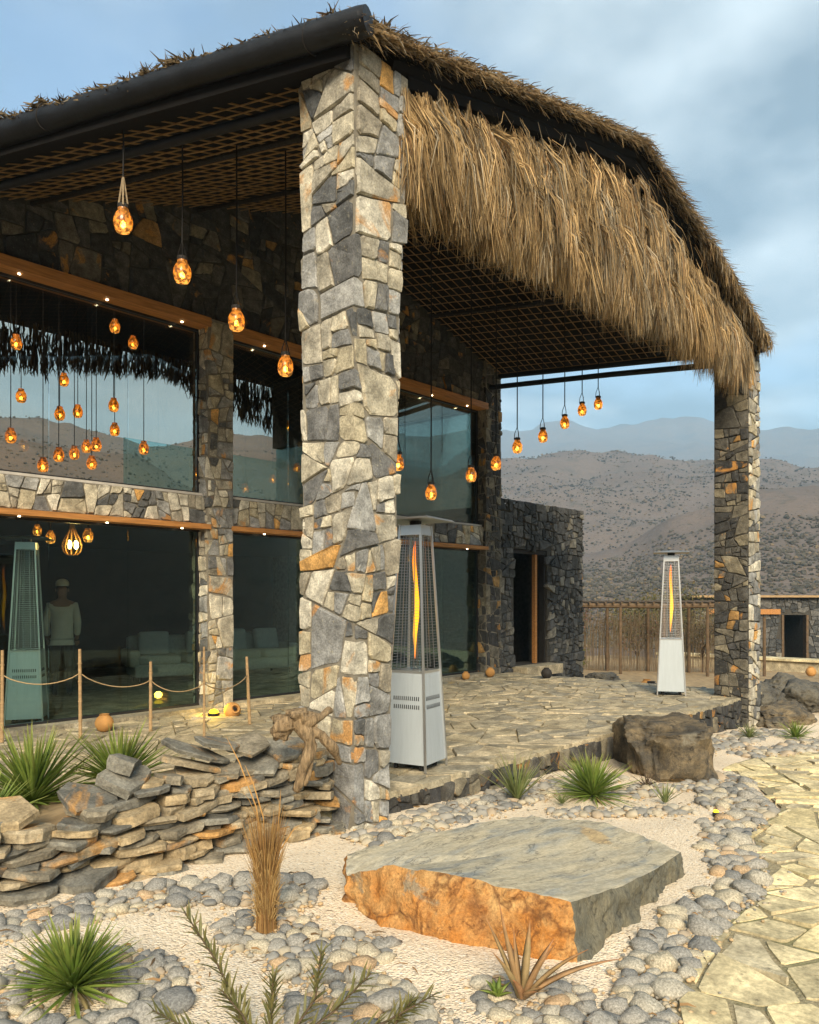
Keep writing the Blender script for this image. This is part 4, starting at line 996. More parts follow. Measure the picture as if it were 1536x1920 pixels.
for s in (-1, 1):
    m = MB(); m.add([Vector((p.x*0.012+s*0.032, p.y*0.01-0.1, p.z*0.007+1.645)) for p in IV1], IF1); m.build('eye', M['black_metal'], body, True)
    m = MB(); m.add([Vector((p.x*0.012+s*0.088, p.y*0.018-0.01, p.z*0.03+1.63)) for p in IV1], IF1); m.build('ear', M['skin'], body, True)
m = MB(); m.add([Vector((p.x*0.028, p.y*0.008-0.103, p.z*0.006+1.575)) for p in IV1], IF1); m.build('mouth', M['clay'], body, True)
sh = skin_mesh('shirt', [J[i] for i in (0, 1, 2, 3, 7, 8, 9, 11, 12, 13)] + [(0, 0, 0.9)], [(0, 1), (1, 2), (2, 3), (3, 4), (4, 5), (5, 6), (3, 7), (7, 8), (8, 9), (0, 10)], [(.17, .13), (.175, .13), (.185, .135), (.12, .10), .07, .058, .05, .07, .058, .05, (.165, .13)], M['shirt'], pr)
m = MB(); m.lathe([(0.02, 1.80), (0.07, 1.785), (0.098, 1.755), (0.104, 1.72), (0.10, 1.70), (0.092, 1.69)], 16, (0, -0.02, 0)); m.v = [Vector((p.x*0.92, p.y*1.05+0.008*sin(p.z*160+p.x*20), p.z)) for p in m.v]; m.build('head_wrap', M['shirt'], pr, True)

# ------------------------------------------------------------------ dry-stacked slate wall
wall = empty('dry_stone_wall', (-1.6, 0.2, -0.1)); tag(wall, 'low dry-stacked wall of tan slate slabs left of the near pillar', 'stone wall')
TOPZ = [(-3.6, 0.31), (-2.63, 0.30), (-2.24, 0.29), (-1.98, 0.38), (-1.65, 0.42), (-1.07, 0.43), (-0.41, 0.40)]
BASEY = [(-3.6, 0.3), (-2.74, 0.16), (-2.5, 0.10), (-1.88, 0.08), (-0.92, 0.06), (-0.38, -0.02)]
rng = random.Random(77)
def slab_mesh(L, D, T, rng, n=8):
    ang = sorted(2*pi*(k+rng.uniform(-0.3, 0.3))/n for k in range(n)); v = []; f = []
    rr = [rng.uniform(0.72, 1.2) for _ in ang]
    for z, s in ((-0.5, rng.uniform(0.9, 1.0)), (rng.uniform(-0.1, 0.35), 1.0), (0.5, rng.uniform(0.93, 0.99))):
        for a, r in zip(ang, rr):
            e = 0.72; cx_, sy_ = cos(a), sin(a)
            v.append((math.copysign(abs(cx_)**e, cx_)*L/2*r*s + rng.uniform(-.005, .005), math.copysign(abs(sy_)**e, sy_)*D/2*r*s + rng.uniform(-.005, .005), z*T*rng.uniform(0.85, 1.15)))
    for k in range(n):
        j = (k+1) % n
        f += [(k, j, n+j, n+k), (n+k, n+j, 2*n+j, 2*n+k)]
    f += [tuple(range(n-1, -1, -1)), tuple(2*n+k for k in range(n))]
    return meshd('slab', v, f, M['slate'])
W0 = wloc(wall)
def slab(x, y, z, L, D, T, rx, ry, rz): mk('slab', slab_mesh(L, D, T, rng), wall, Vector((x, y, z))-W0, (rx, ry, rz))
zc = -0.2
while zc < 0.72:
    T = rng.uniform(0.028, 0.058); x = -3.5 + rng.uniform(-0.2, 0)
    while x < -0.42:
        L = rng.uniform(0.13, 0.38); xm = x+L/2; h = zc - gz(xm, 0)
        top = lerp_tab(TOPZ, xm) + 0.035*noise.noise(Vector((xm*3, 0, 0)))
        if zc < top and zc > gz(xm, 0)-0.08 and xm < -0.45:
            y = lerp_tab(BASEY, xm) + 0.26*max(h, 0) + rng.uniform(-0.035, 0.05)
            t = T*rng.uniform(0.75, 1.35)
            slab(xm, y+0.13, zc + rng.uniform(-0.012, 0.012), L*1.04, rng.uniform(0.24, 0.36), t, rng.uniform(-0.12, 0.16), rng.uniform(-0.16, 0.16), rng.uniform(-0.3, 0.3))
        x += L*rng.uniform(0.86, 0.98)
    zc += T*0.98
for x, dy, dz, L, D, T, rx, ry, rz in [(-2.2, 0.3, 0.06, 0.42, 0.34, 0.05, 0.3, 0.08, 0.2), (-2.62, 0.34, 0.05, 0.36, 0.32, 0.05, 0.22, -0.12, -0.1), (-1.95, 0.32, 0.05, 0.30, 0.26, 0.07, 0.35, -0.2, 0.4), (-1.93, 0.36, 0.13, 0.26, 0.2, 0.09, 0.3, 0.1, 0.9), (-1.5, 0.3, 0.04, 0.42, 0.3, 0.035, 0.1, 0.3, 0.1), (-1.42, 0.36, 0.10, 0.40, 0.3, 0.03, 0.15, 0.34, -0.2), (-1.25, 0.34, 0.13, 0.44, 0.3, 0.03, 0.2, 0.2, 0.3), (-1.0, 0.32, 0.09, 0.34, 0.28, 0.03, 0.25, -0.1, 0.1), (-0.75, 0.3, 0.05, 0.34, 0.3, 0.04, 0.3, -0.22, 0.1), (-0.62, 0.28, -0.04, 0.34, 0.3, 0.04, 0.3, -0.3, 0.0), (-3.0, 0.32, 0.03, 0.4, 0.3, 0.05, 0.1, 0.1, 0.0)]:
    slab(x, lerp_tab(BASEY, x)+dy, lerp_tab(TOPZ, x)+dz, L, D, T, rx, ry, rz)
m = MB(); xs = [-4.6 + 4.1*i/20 for i in range(21)]; v = []
for x in xs: z1 = lerp_tab(TOPZ, x)-0.07; y0 = lerp_tab(BASEY, x); v += [(x, y0+0.16, -0.3), (x, y0+0.30, z1-0.03), (x, y0+0.5, z1), (x, 2.06, 0.03), (x, 2.06, -0.3)]
f = []
for i in range(20):
    for k in range(4): a = i*5+k; f.append((a, a+5, a+6, a+1))
f += [(0, 1, 2, 3, 4), (104, 103, 102, 101, 100)]
m.add(v, f); tag(m.world('planting_bank', M['soil'], None, True), kind='structure')

# ------------------------------------------------------------------ boulders
def boulder_obj(name, top, base_out, zbase, mats, classify, label, rough=0.03, cuts=3, bevel=0.02, parent=None):
    n = len(top); bm = bmesh.new()
    tv = [bm.verts.new(p) for p in top]
    c = sum((Vector(p) for p in top), Vector((0, 0, 0)))/n
    bv = []
    for i, p in enumerate(top):
        d = Vector((p[0]-c.x, p[1]-c.y, 0)).normalized(); bv.append(bm.verts.new((p[0]+d.x*base_out(i), p[1]+d.y*base_out(i), zbase)))
    cv = bm.verts.new((c.x, c.y, c.z+0.012))
    for i in range(n):
        j = (i+1) % n; bm.faces.new((tv[i], tv[j], cv)); bm.faces.new((bv[i], bv[j], tv[j], tv[i]))
    bmesh.ops.recalc_face_normals(bm, faces=bm.faces[:])
    for fc in bm.faces: fc.material_index = classify(fc.calc_center_median(), fc.normal)
    bmesh.ops.subdivide_edges(bm, edges=bm.edges[:], cuts=cuts, use_grid_fill=True, smooth=0.0)
    bmesh.ops.triangulate(bm, faces=bm.faces[:]); bm.normal_update()
    disp = []
    for q in bm.verts:
        mi = max(fc.material_index for fc in q.link_faces); top_ = min(fc.material_index for fc in q.link_faces) == 0
        k = 0.10 if (top_ and mi == 0) else (0.5 if top_ else 1.0)
        d = fb(q.co*3.0, 4)*rough*k + (0.3-abs(fb(q.co*7.5, 3)))*rough*0.35*k + fb(q.co*16, 4)*rough*0.5*k
        disp.append(q.normal*d)
    for q, d in zip(bm.verts, disp): q.co += d
    me = bpy.data.meshes.new(name); bm.to_mesh(me); bm.free()
    for q in mats: me.materials.append(q)
    cc = sum((v.co for v in me.vertices), Vector((0, 0, 0)))/len(me.vertices)
    for v_ in me.vertices: v_.co -= cc
    o = mk(name, me, parent, cc); auto(o, 55); tag(o, label, 'boulder'); return o
TOPB = [(-1.412, -1.001, 0.038), (-1.259, -0.872, 0.071), (-0.925, -0.85, 0.06), (-0.479, -0.89, 0.055), (0.247, -1.12, 0.035), (0.58, -1.49, -0.01), (0.441, -2.101, -0.047), (-0.143, -2.20, 0.018), (-0.643, -2.238, 0.062), (-1.139, -2.238, 0.133), (-1.283, -1.971, 0.165), (-1.367, -1.682, 0.19), (-1.40, -1.336, 0.15)]
def cls(c, n):
    if n.z > 0.75: return 0
    return 1 if c.x < -1.12 and c.y > -2.24 else 2
boulder_obj('flat_boulder', TOPB, lambda i: [0.05, 0.03, 0.03, 0.03, 0.02, 0.02, -0.01, 0.02, 0.03, 0.06, 0.10, 0.14, 0.12][i], -0.24, [M['boulder_top'], M['boulder_orange'], M['boulder_side']], cls, 'large flat-topped boulder with a rusty orange front in the white gravel', 0.05, 14)
def blocky(c, dim, e, ph, rot, ztop, mat, label):
    Rz = Matrix.Rotation(rot, 3, 'Z'); v = []
    for p in IV5:
        q = Vector([math.copysign(abs(k)**e, k) for k in p]); q = Vector((q.x*dim[0], q.y*dim[1], q.z*dim[2]))
        s = Vector((ph, 2.0, 1.0)); d = 0.42*noise.noise(p*1.25+s) + 0.30*(0.3-abs(noise.noise(p*1.9+s))) + 0.10*(0.3-abs(noise.noise(p*5.5+s))) + 0.07*noise.fractal(p*9+s, 0.8, 2.1, 4)
        q = Rz @ (q*(1+d)) + Vector(c)
        q.z += 0.10*(q.x-c[0])*0.6 - 0.12*(q.y-c[1])*0.4
        if q.z > ztop: q.z = ztop + (q.z-ztop)*0.55
        v.append(q)
    o = worldmesh('block_boulder', v, IF5, mat); auto(o, 60); tag(o, label, 'boulder')
blocky((3.72, -0.52, -0.10), (0.66, 0.42, 0.40), 0.56, 9.7, radians(34), 0.16, M['rock_brown'], 'dark brown block of rock against the terrace wall')
for nm, cx_, cy_, cz_, sx, sy, sz, lab in [('rock', 9.15, -0.1, -0.42, 0.85, 0.4, 0.22, 'long tan boulder lying behind the far post'), ('rock', 10.3, 0.6, -0.28, 0.5, 0.4, 0.28, 'dark rounded rock piled just behind the far post'),
      ('rock', 11.2, 0.1, -0.3, 0.55, 0.4, 0.3, 'dark rock at the right edge above the tan boulder'), ('rock', 12.6, 0.9, -0.35, 0.55, 0.4, 0.3, 'mossy rock topping the pile at the right edge'), ('rock', 13.2, -0.1, -0.42, 0.8, 0.5, 0.3, 'rock at the far right edge beside the path'),
      ('rock', 9.55, 3.3, -0.05, 0.42, 0.25, 0.13, 'low flat rock on the ground beyond the terrace end')]:
    ph = U(0, 50); v = [Vector((p.x*sx, p.y*sy, p.z*sz))*(1+0.34*noise.noise(p*1.2+Vector((ph, 0, 0)))+0.2*(0.35-abs(noise.noise(p*2.6+Vector((ph, 2, 0)))))+0.09*noise.fractal(p*6+Vector((ph, 2, 0)), 0.8, 2.1, 4)) + Vector((cx_, cy_, cz_)) for p in IV5]
    o = worldmesh(nm, v, IF5, M['rock_brown'] if cx_ < 9.5 else M['rock_dark']); auto(o, 60); tag(o, lab, 'rock')

# ------------------------------------------------------------------ pebbles
prng = random.Random(123); PEB = []; GRID = {}
OBST = [(-2.92, -1.0, 0.12), (-1.95, -1.0, 0.07), (-1.69, -2.33, 0.05), (1.83, -0.74, 0.07)]
def in_boulder(x, y, r):
    ins = False; P = TOPB
    for i in range(len(P)):
        a, b = P[i], P[i-1]
        if (a[1] > y) != (b[1] > y) and x < (b[0]-a[0])*(y-a[1])/(b[1]-a[1])+a[0]: ins = not ins
        if (a[0]-x)**2+(a[1]-y)**2 < (r+0.05)**2: return True
    return ins
def try_peb(x, y, r):
    if in_boulder(x, y, r) or in_boulder(x-0.09, y, r) and False: return
    if 2.9 < x < 4.5 and -1.0 < y < 0: return
    if -0.5 < x < 0.1 and -0.08 < y: return
    if y > 0.12 - r: return
    if x < -0.5 and y > lerp_tab(BASEY, x) - 0.03: return
    if y < path_y(x) - 0.05: return
    for a, b, q in OBST:
        if (a-x)**2+(b-y)**2 < (q+r*0.6)**2: return
    k = (int(x*5), int(y*5))
    for i in (-1, 0, 1):
        for j in (-1, 0, 1):
            for a, b, q in GRID.get((k[0]+i, k[1]+j), ()):
                if (a-x)**2+(b-y)**2 < (0.80*(q+r))**2: return
    GRID.setdefault(k, []).append((x, y, r)); PEB.append((x, y, r))
def fill_line(pts, w, n, r0, r1):
    seg = []
    for (a, b), (c, d) in zip(pts, pts[1:]): seg.append((a, b, c, d, sqrt((c-a)**2+(d-b)**2)))
    tot = sum(s[4] for s in seg)
    for rr in (0.9, 0.68, 0.48, 0.3):
        for _ in range(n):
            t = prng.uniform(0, tot)
            for a, b, c, d, L in seg:
                if t <= L: break
                t -= L
            k = t/L; o = prng.uniform(-w/2, w/2); x = a+(c-a)*k - (d-b)/L*o; y = b+(d-b)*k + (c-a)/L*o
            try_peb(x, y, prng.uniform(r0, r1)*rr)
def fill_disc(cx_, cy_, r0, r1, n, s0, s1, ex=1.0, ey=1.0):
    for rr in (0.9, 0.68, 0.48, 0.3):
        for _ in range(n):
            a = prng.uniform(0, 2*pi); r = sqrt(prng.uniform(r0*r0, r1*r1)); try_peb(cx_+r*cos(a)*ex, cy_+r*sin(a)*ey, prng.uniform(s0, s1)*rr)
fill_line([(-1.75, -2.80), (-1.0, -2.60), (-0.3, -2.50), (0.42, -2.48), (0.98, -2.26), (1.6, -1.98), (2.55, -1.9), (2.95, -1.65), (3.4, -1.4), (3.9, -1.12)], 0.25, 800, 0.045, 0.10)
fill_line([(0.7, -2.28), (1.1, -2.08), (1.75, -1.8)], 0.18, 160, 0.045, 0.075)
fill_line([(2.3, -1.68), (2.9, -1.4), (3.3, -1.2)], 0.30, 200, 0.05, 0.08)
fill_line([(-0.55, -0.27), (0.2, -0.2), (1.3, -0.2), (2.2, -0.2), (2.9, -0.35)], 0.40, 800, 0.045, 0.075)
fill_line([(1.1, -0.75), (1.5, -1.05), (2.05, -1.5)], 0.22, 200, 0.04, 0.065)
fill_line([(1.9, -0.75), (2.6, -0.9), (3.2, -1.15)], 0.28, 200, 0.04, 0.065)
fill_line([(-3.7, 0.05), (-2.9, -0.08), (-2.5, -0.13), (-2.1, -0.2), (-1.75, -0.45), (-1.45, -0.8)], 0.36, 700, 0.035, 0.08)
fill_disc(-2.92, -1.0, 0.2, 0.44, 340, 0.04, 0.085)
fill_disc(-1.96, -1.02, 0.09, 0.24, 120, 0.04, 0.062)
fill_disc(-1.95, -1.46, 0.0, 0.30, 380, 0.03, 0.075, 1.0, 0.8)
fill_disc(-2.22, -1.93, 0.0, 0.30, 300, 0.04, 0.10)
fill_disc(-1.64, -2.35, 0.05, 0.24, 180, 0.035, 0.06)
fill_line([(4.6, -0.2), (6.0, -0.3), (7.8, -0.35)], 0.5, 300, 0.05, 0.09)
fill_line([(5.2, -0.85), (6.4, -1.15), (8.5, -1.5), (10.5, -1.7)], 0.5, 420, 0.05, 0.10)
PVAR = []
for k in range(9):
    ph = U(0, 99); a = (U(0.95, 1.3), U(0.75, 1.0), U(0.42, 0.7)); v = [Vector((p.x*a[0], p.y*a[1], p.z*a[2]))*(1+0.5*noise.noise(p*1.15+Vector((ph, 0, 0)))) for p in IV2]
    PVAR.append((v, meshd('pebble', v, IF2, M['pebble'], True)))
def where(x, y):
    if x > 4.5: return ('grey pebble on the bank at the foot of the far post', 'pebbles by the far post')
    if y < path_y(x) + 0.62 and x > -1.5: return ('grey river pebble in the border along the flagstone path', 'pebbles along the path')
    if x > -0.6: return ('grey river pebble below the terrace wall', 'pebbles below the terrace wall')
    if (x+2.92)**2+(y+1)**2 < 0.36: return ('river pebble ringing the rosette plant in the left foreground', 'pebbles around the foreground rosette')
    if y > -0.95: return ('river pebble in the drift at the foot of the slate wall', 'pebbles at the foot of the slate wall')
    return ('river pebble in the foreground gravel in front of the boulder', 'pebbles in the foreground')
def cam_d(x, y): return (x-CAM.x)*0.746+(y-CAM.y)*0.666, (x-CAM.x)*0.666-(y-CAM.y)*0.746
def vis(x, y): d, s = cam_d(x, y); return d > 2.9 and abs(s/d) < 0.53
PEB.sort(key=lambda p: -(p[2]/max(cam_d(p[0], p[1])[0], 0.5) if vis(p[0], p[1]) else 0.0))
restv, restf, restc = [], [], []
TN = [(0.33, 0.31, 0.265), (0.22, 0.217, 0.2), (0.42, 0.385, 0.305), (0.285, 0.273, 0.24), (0.46, 0.40, 0.29), (0.42, 0.34, 0.24)]
for i, (x, y, r) in enumerate(PEB):
    q = prng.randrange(9); rot = (prng.uniform(-0.25, 0.25), prng.uniform(-0.25, 0.25), prng.uniform(0, 6.28)); z = gz(x, y) + r*0.2; s = r*prng.uniform(0.98, 1.15)
    if i < 300:
        o = mk('pebble', PVAR[q][1], None, (x, y, z), rot); o.scale = (s, s, s); l, g = where(x, y); tag(o, l, 'pebble', g)
    else:
        Mx = Matrix.Translation((x, y, z)) @ (Matrix.Rotation(rot[2], 4, 'Z') @ Matrix.Rotation(rot[0], 4, 'X') @ Matrix.Rotation(rot[1], 4, 'Y')) @ Matrix.Scale(s, 4)
        b0 = len(restv); restv += [Mx @ v for v in PVAR[q][0]]; restf += [tuple(k+b0 for k in f) for f in IF2]; c = TN[prng.randrange(6)]; restc += [c]*len(IF2)
for i in range(9000):           # grit and chips lying between the stones and strewn over the gravel
    x, y, r = PEB[prng.randrange(len(PEB))]; a = prng.uniform(0, 6.28); d = r*prng.uniform(0.7, 3.2); x += d*cos(a); y += d*sin(a)
    if in_boulder(x, y, 0.0) or y > 0.1 or y < path_y(x)-0.25: continue
    s = prng.uniform(0.006, 0.016); b0 = len(restv); z = gz(x, y)+s*0.3 + (0.02 if y < path_y(x) else 0.0)
    restv += [Vector((x+q.x*s*1.2, y+q.y*s, z+q.z*s*0.7)) for q in IV1]; restf += [tuple(k+b0 for k in f) for f in IF1]; c = TN[prng.randrange(6)] if prng.random() < 0.5 else (0.5, 0.36, 0.2); restc += [c]*len(IF1)
me = meshd('pebble_bed', restv, restf, M['pebble_mass'], True); tint_layer(me, restc); tag(mk('pebble_bed', me), 'smaller grey pebbles filling the beds between the larger ones', 'pebbles', kind='stuff')

lit = []
for i in range(420):
    x, y, r = PEB[prng.randrange(len(PEB))]; a = prng.uniform(0, 6.28); d = prng.uniform(0.05, 0.3); x += d*cos(a); y += d*sin(a)
    if in_boulder(x, y, 0.02) or y > 0.05 or y < path_y(x)-0.6: continue
    L = prng.uniform(0.02, 0.07); t_ = prng.uniform(0, 6.28); p = Vector((x, y, gz(x, y)+prng.uniform(0.03, 0.045))); dv_ = Vector((cos(t_)*L, sin(t_)*L, prng.uniform(-0.006, 0.006)))
    lit.append(([p-dv_*0.5, p+Vector((0, 0, 0.006)), p+dv_*0.5], prng.uniform(0.003, 0.012), (0.3, 0.18, 0.08) if prng.random() < 0.6 else (0.14, 0.09, 0.045)))
lo_ = strands('leaf_litter', None, lit, M['straw']); tag(lo_, 'dry leaf scraps and twigs strewn over the pebbles', 'litter')
# ------------------------------------------------------------------ plants
def leaf_mesh(name, L, w, droop, mat, fold=0.35, thick=0.0, n=5):
    v = []; f = []
    for i in range(n+1):
        t = i/n; k = w*0.5*(0.55+0.6*t if t < 0.35 else 0.76*(1-((t-0.35)/0.65)**1.7))+0.0006
        x = L*t*(1-0.12*droop*t); z = -droop*L*0.35*t*t
        v += [(x, -k, z+k*fold*2), (x, 0, z-thick*(1-t)), (x, k, z+k*fold*2)]
        if thick: v.append((x, 0, z+k*fold*2+thick*0.15))
    m = 4 if thick else 3
    for i in range(n):
        a = i*m
        if thick: f += [(a, a+1, a+m+1, a+m), (a+1, a+2, a+m+2, a+m+1), (a+2, a+3, a+m+3, a+m+2), (a+3, a, a+m, a+m+3)]
        else: f += [(a, a+1, a+m+1, a+m), (a+1, a+2, a+m+2, a+m+1)]
    return meshd(name, v, f, mat, True)
def rosette(name, label, loc, n, L, w, mat, cat='plant', emin=-8, emax=88, dry=None, ndry=0, up=0.0, group=None):
    p = empty(name, loc); tag(p, label, cat, group)
    var = [leaf_mesh('leaf', L*k, w, d, mat) for k, d in ((1.0, 0.2), (0.92, 0.55), (1.06, 0.05), (0.8, 0.35))]
    dv = [leaf_mesh('leaf', L*k, w, d, dry) for k, d in ((0.8, 0.7), (0.95, 1.1))] if dry else []
    for i in range(n):
        t = (i+0.5)/n; az = i*2.39996+U(-0.2, 0.2); el = radians(emin + (emax-emin)*(1-t)**0.85 + U(-6, 6))
        o = mk('leaf', var[R.randrange(4)], p, (cos(az)*w*0.8, sin(az)*w*0.8, up*(1-t)), (U(-0.3, 0.3), -el, az)); s = (0.72+0.28*min(1, 2.2*t))*U(0.9, 1.08); o.scale = (s, s, s)
    for i in range(ndry):
        az = U(0, 6.28); o = mk('leaf', dv[R.randrange(2)], p, (cos(az)*w, sin(az)*w, 0.0), (U(-0.4, 0.4), -radians(U(-12, 12)), az)); s = U(0.7, 1.0); o.scale = (s, s, s)
    return p
rosette('yucca', 'spiky green yucca rosette ringed by pebbles in the left foreground', (-2.92, -1.0, gz(-2.92, -1)+0.03), 210, 0.275, 0.021, M['yucca'], emin=4, dry=M['yucca_dry'], ndry=14, up=0.04)
rosette('yucca', 'large green yucca at the left edge behind the slate wall', (-2.12, 1.3, 0.16), 190, 0.56, 0.030, M['yucca'], dry=M['yucca_dry'], ndry=26, up=0.06)
rosette('yucca', 'green yucca standing behind the slate wall in front of the bamboo stakes', (-1.55, 1.2, 0.21), 150, 0.46, 0.028, M['yucca'], emin=6, dry=M['yucca_dry'], ndry=22, up=0.05)
rosette('yucca', 'small yucca at the left edge just above the slate wall', (-2.52, 0.95, 0.20), 90, 0.30, 0.022, M['yucca'], emin=10, dry=M['yucca_dry'], ndry=8)
rosette('yucca', 'bright green yucca between the terrace wall and the flat boulder', (1.83, -0.72, gz(1.83, 0)+0.03), 170, 0.42, 0.024, M['yucca'], dry=M['yucca_dry'], ndry=10, up=0.04)
rosette('grass_tuft', 'thin upright grass tuft left of the yucca below the terrace wall', (1.28, -0.30, gz(1.28, 0)+0.02), 60, 0.42, 0.02, M['sedge'], emin=38, emax=88)
rosette('grass_tuft', 'small grassy sprout at the foot of the thin tuft', (1.42, -0.66, gz(1.42, 0)+0.02), 26, 0.13, 0.010, M['sedge'], emin=15, emax=85)
rosette('young_plant', 'small upright sprout in the pebbles right of the bright yucca', (2.12, -1.25, gz(2.1, 0)+0.02), 18, 0.2, 0.016, M['sedge'], emin=30, emax=88)
rosette('dark_plant', 'small dark withered rosette in front of the brown block', (2.6, -0.86, gz(2.6, 0)+0.02), 24, 0.2, 0.014, M['bark'], emin=15, emax=85)
rosette('yucca', 'dark green yucca at the foot of the tan boulder behind the far post', (7.25, -0.86, gz(7.2, 0)+0.03), 70, 0.32, 0.022, M['yucca'])
rosette('grass_tuft', 'low green tuft at the foot of the far post', (6.7, -0.42, gz(6.7, 0)+0.03), 50, 0.24, 0.016, M['sedge'], emin=5)
rosette('grass_tuft', 'dark tuft at the right edge of the bank by the path', (7.35, -1.42, gz(7.3, 0)+0.03), 40, 0.26, 0.016, M['sedge'], emin=35)
def aloe(loc, label):
    p = empty('aloe', loc); tag(p, label, 'plant')
    for az, el, L, dr in [(150, 74, 0.40, 0.15), (175, 60, 0.30, 0.3), (120, 68, 0.34, 0.1), (95, 80, 0.26, 0.2), (-70, 52, 0.36, 0.45), (-55, 36, 0.44, 0.55), (-95, 66, 0.32, 0.3), (-30, 62, 0.26, 0.2), (200, 50, 0.2, 0.3), (10, 72, 0.28, 0.2), (250, 45, 0.16, 0.4), (-120, 40, 0.14, 0.3), (60, 60, 0.22, 0.2)]:
        me = leaf_mesh('leaf', L, 0.048, -dr if el > 70 else dr, M['aloe'], 0.25, 0.012, 7); mk('leaf', me, p, (0.012*cos(radians(az)), 0.012*sin(radians(az)), 0), (0, -radians(el), radians(az)))
    v = leaf_mesh('leaf', 0.07, 0.03, 0.3, M['yucca'], 0.3, 0.006)
    for k in range(10): az = k*2.4; mk('leaf', v, p, (-0.06+0.01*cos(az), 0.08+0.01*sin(az), 0.0), (0, -radians(20+6*k), az))
aloe((-1.69, -2.33, gz(-1.7, 0)+0.03), 'reddish-brown aloe with long curling leaves in front of the boulder')
# feathery narrow-leaved shrub at the bottom edge
sb = empty('narrow_leaf_shrub', (-2.66, -1.86, gz(-2.6, 0))); tag(sb, 'sparse shrub with narrow olive leaves rising from the bottom edge', 'shrub'); S0 = Vector(sb.location)
lm = [leaf_mesh('leaf', L, 0.0145, d, M['oleander'], 0.2, 0, 4) for L, d in ((0.08, 0.1), (0.065, 0.3), (0.095, 0.15))]
STEMS = [[(-2.68, -1.82, -0.06), (-2.65, -1.73, 0.05), (-2.70, -1.66, 0.22), (-2.78, -1.58, 0.40)], [(-2.62, -1.86, -0.06), (-2.57, -1.83, 0.06), (-2.56, -1.82, 0.16)], [(-2.58, -1.9, -0.06), (-2.46, -1.94, 0.08), (-2.44, -1.95, 0.25)],
         [(-2.58, -1.92, -0.06), (-2.42, -2.0, 0.04), (-2.32, -2.09, 0.17)], [(-2.64, -1.84, -0.06), (-2.66, -1.77, 0.04), (-2.70, -1.70, 0.12)], [(-2.5, -1.95, -0.07), (-2.3, -2.14, 0.0), (-2.16, -2.26, 0.09)], [(-2.48, -1.96, -0.07), (-2.28, -2.16, -0.02), (-2.22, -2.2, 0.07)], [(-2.66, -1.82, -0.07), (-2.78, -1.62, -0.02), (-2.86, -1.5, 0.04)]]
for st in STEMS:
    pts = []
    for a, b in zip(st, st[1:]):
        for k in range(4): pts.append(Vector(a).lerp(Vector(b), k/4))
    pts.append(Vector(st[-1])); m = MB(); m.tube([p-S0 for p in pts], [0.006-0.004*i/len(pts) for i in range(len(pts))], 5); m.build('stem', M['bark'], sb, True)
    n = len(pts)
    for i in range(n*5):
        t = 0.12 + 0.88*i/(n*5); k = min(int(t*(n-1)), n-2); p = pts[k].lerp(pts[k+1], t*(n-1)-k); d = (pts[k+1]-pts[k]).normalized()
        az = i*2.4+U(-0.3, 0.3); s = d.orthogonal().normalized(); s = Matrix.Rotation(az, 3, d) @ s
        dirv = (d*U(0.75, 1.2)+s*0.75).normalized(); o = mk('leaf', lm[R.randrange(3)], sb, p-S0); o.rotation_euler = dirv.to_track_quat('X', 'Z').to_euler(); q = U(0.7, 1.1)*(0.75 if t > 0.9 else 1); o.scale = (q, q, q)
# tied sheaf of dry grass
gr = empty('dry_grass_clump', (-1.95, -1.0, gz(-1.95, 0))); tag(gr, 'upright bundle of dry straw-coloured grass standing in the gravel', 'dry grass'); items = []
for i in range(1100):
    a = U(0, 6.28); r = sqrt(R.random())*0.045; h = U(0.12, 0.6) if R.random() < 0.85 else U(0.05, 0.15); sp_ = U(0.2, 1.0); tw = (0.02 if h < 0.4 else 0.075)
    g0 = Vector((-1.95, -1.0, gz(-1.95, 0))); b0 = Vector((cos(a), sin(a), 0))
    p0 = g0 + b0*r*1.15; p1 = g0 + b0*r*0.8 + Vector((0, 0, h*0.5)); p2 = g0 + b0*(r*1.1+tw*sp_) + Vector((U(-.02, .02), U(-.02, .02), h))
    k = U(0.6, 1.15); c = (0.42*k, 0.25*k, 0.085*k) if R.random() < 0.6 else (0.27*k, 0.15*k, 0.055*k); items.append(([p0, p1, p2], U(0.003, 0.006), c))
for i in range(520):
    a = U(0, 6.28); g0 = Vector((-1.95, -1.0, gz(-1.95, 0)+U(0.02, 0.35))); b0 = Vector((cos(a), sin(a), 0)); L = U(0.08, 0.22)
    items.append(([g0+b0*0.03, g0+b0*0.06+Vector((0, 0, L*0.5)), g0+b0*U(0.06, 0.11)+Vector((0, 0, L*U(0.3, 1.0)))], U(0.002, 0.004), (0.45, 0.3, 0.12)))
for tip in [(-2.08, -0.85, 0.86), (-2.02, -0.92, 0.72), (-1.9, -1.05, 0.6), (-2.06, -0.93, 0.62), (-1.84, -1.12, 0.42)]:
    g0 = Vector((-1.95, -1.0, 0.2)); T_ = Vector(tip); items.append(([g0, g0.lerp(T_, 0.4)+Vector((0.02, -0.02, 0.05)), g0.lerp(T_, 0.75)+Vector((0.01, -0.01, 0.04)), T_], 0.006, (0.45, 0.25, 0.08)))
strands('grass_blades', gr, items, M['straw'])
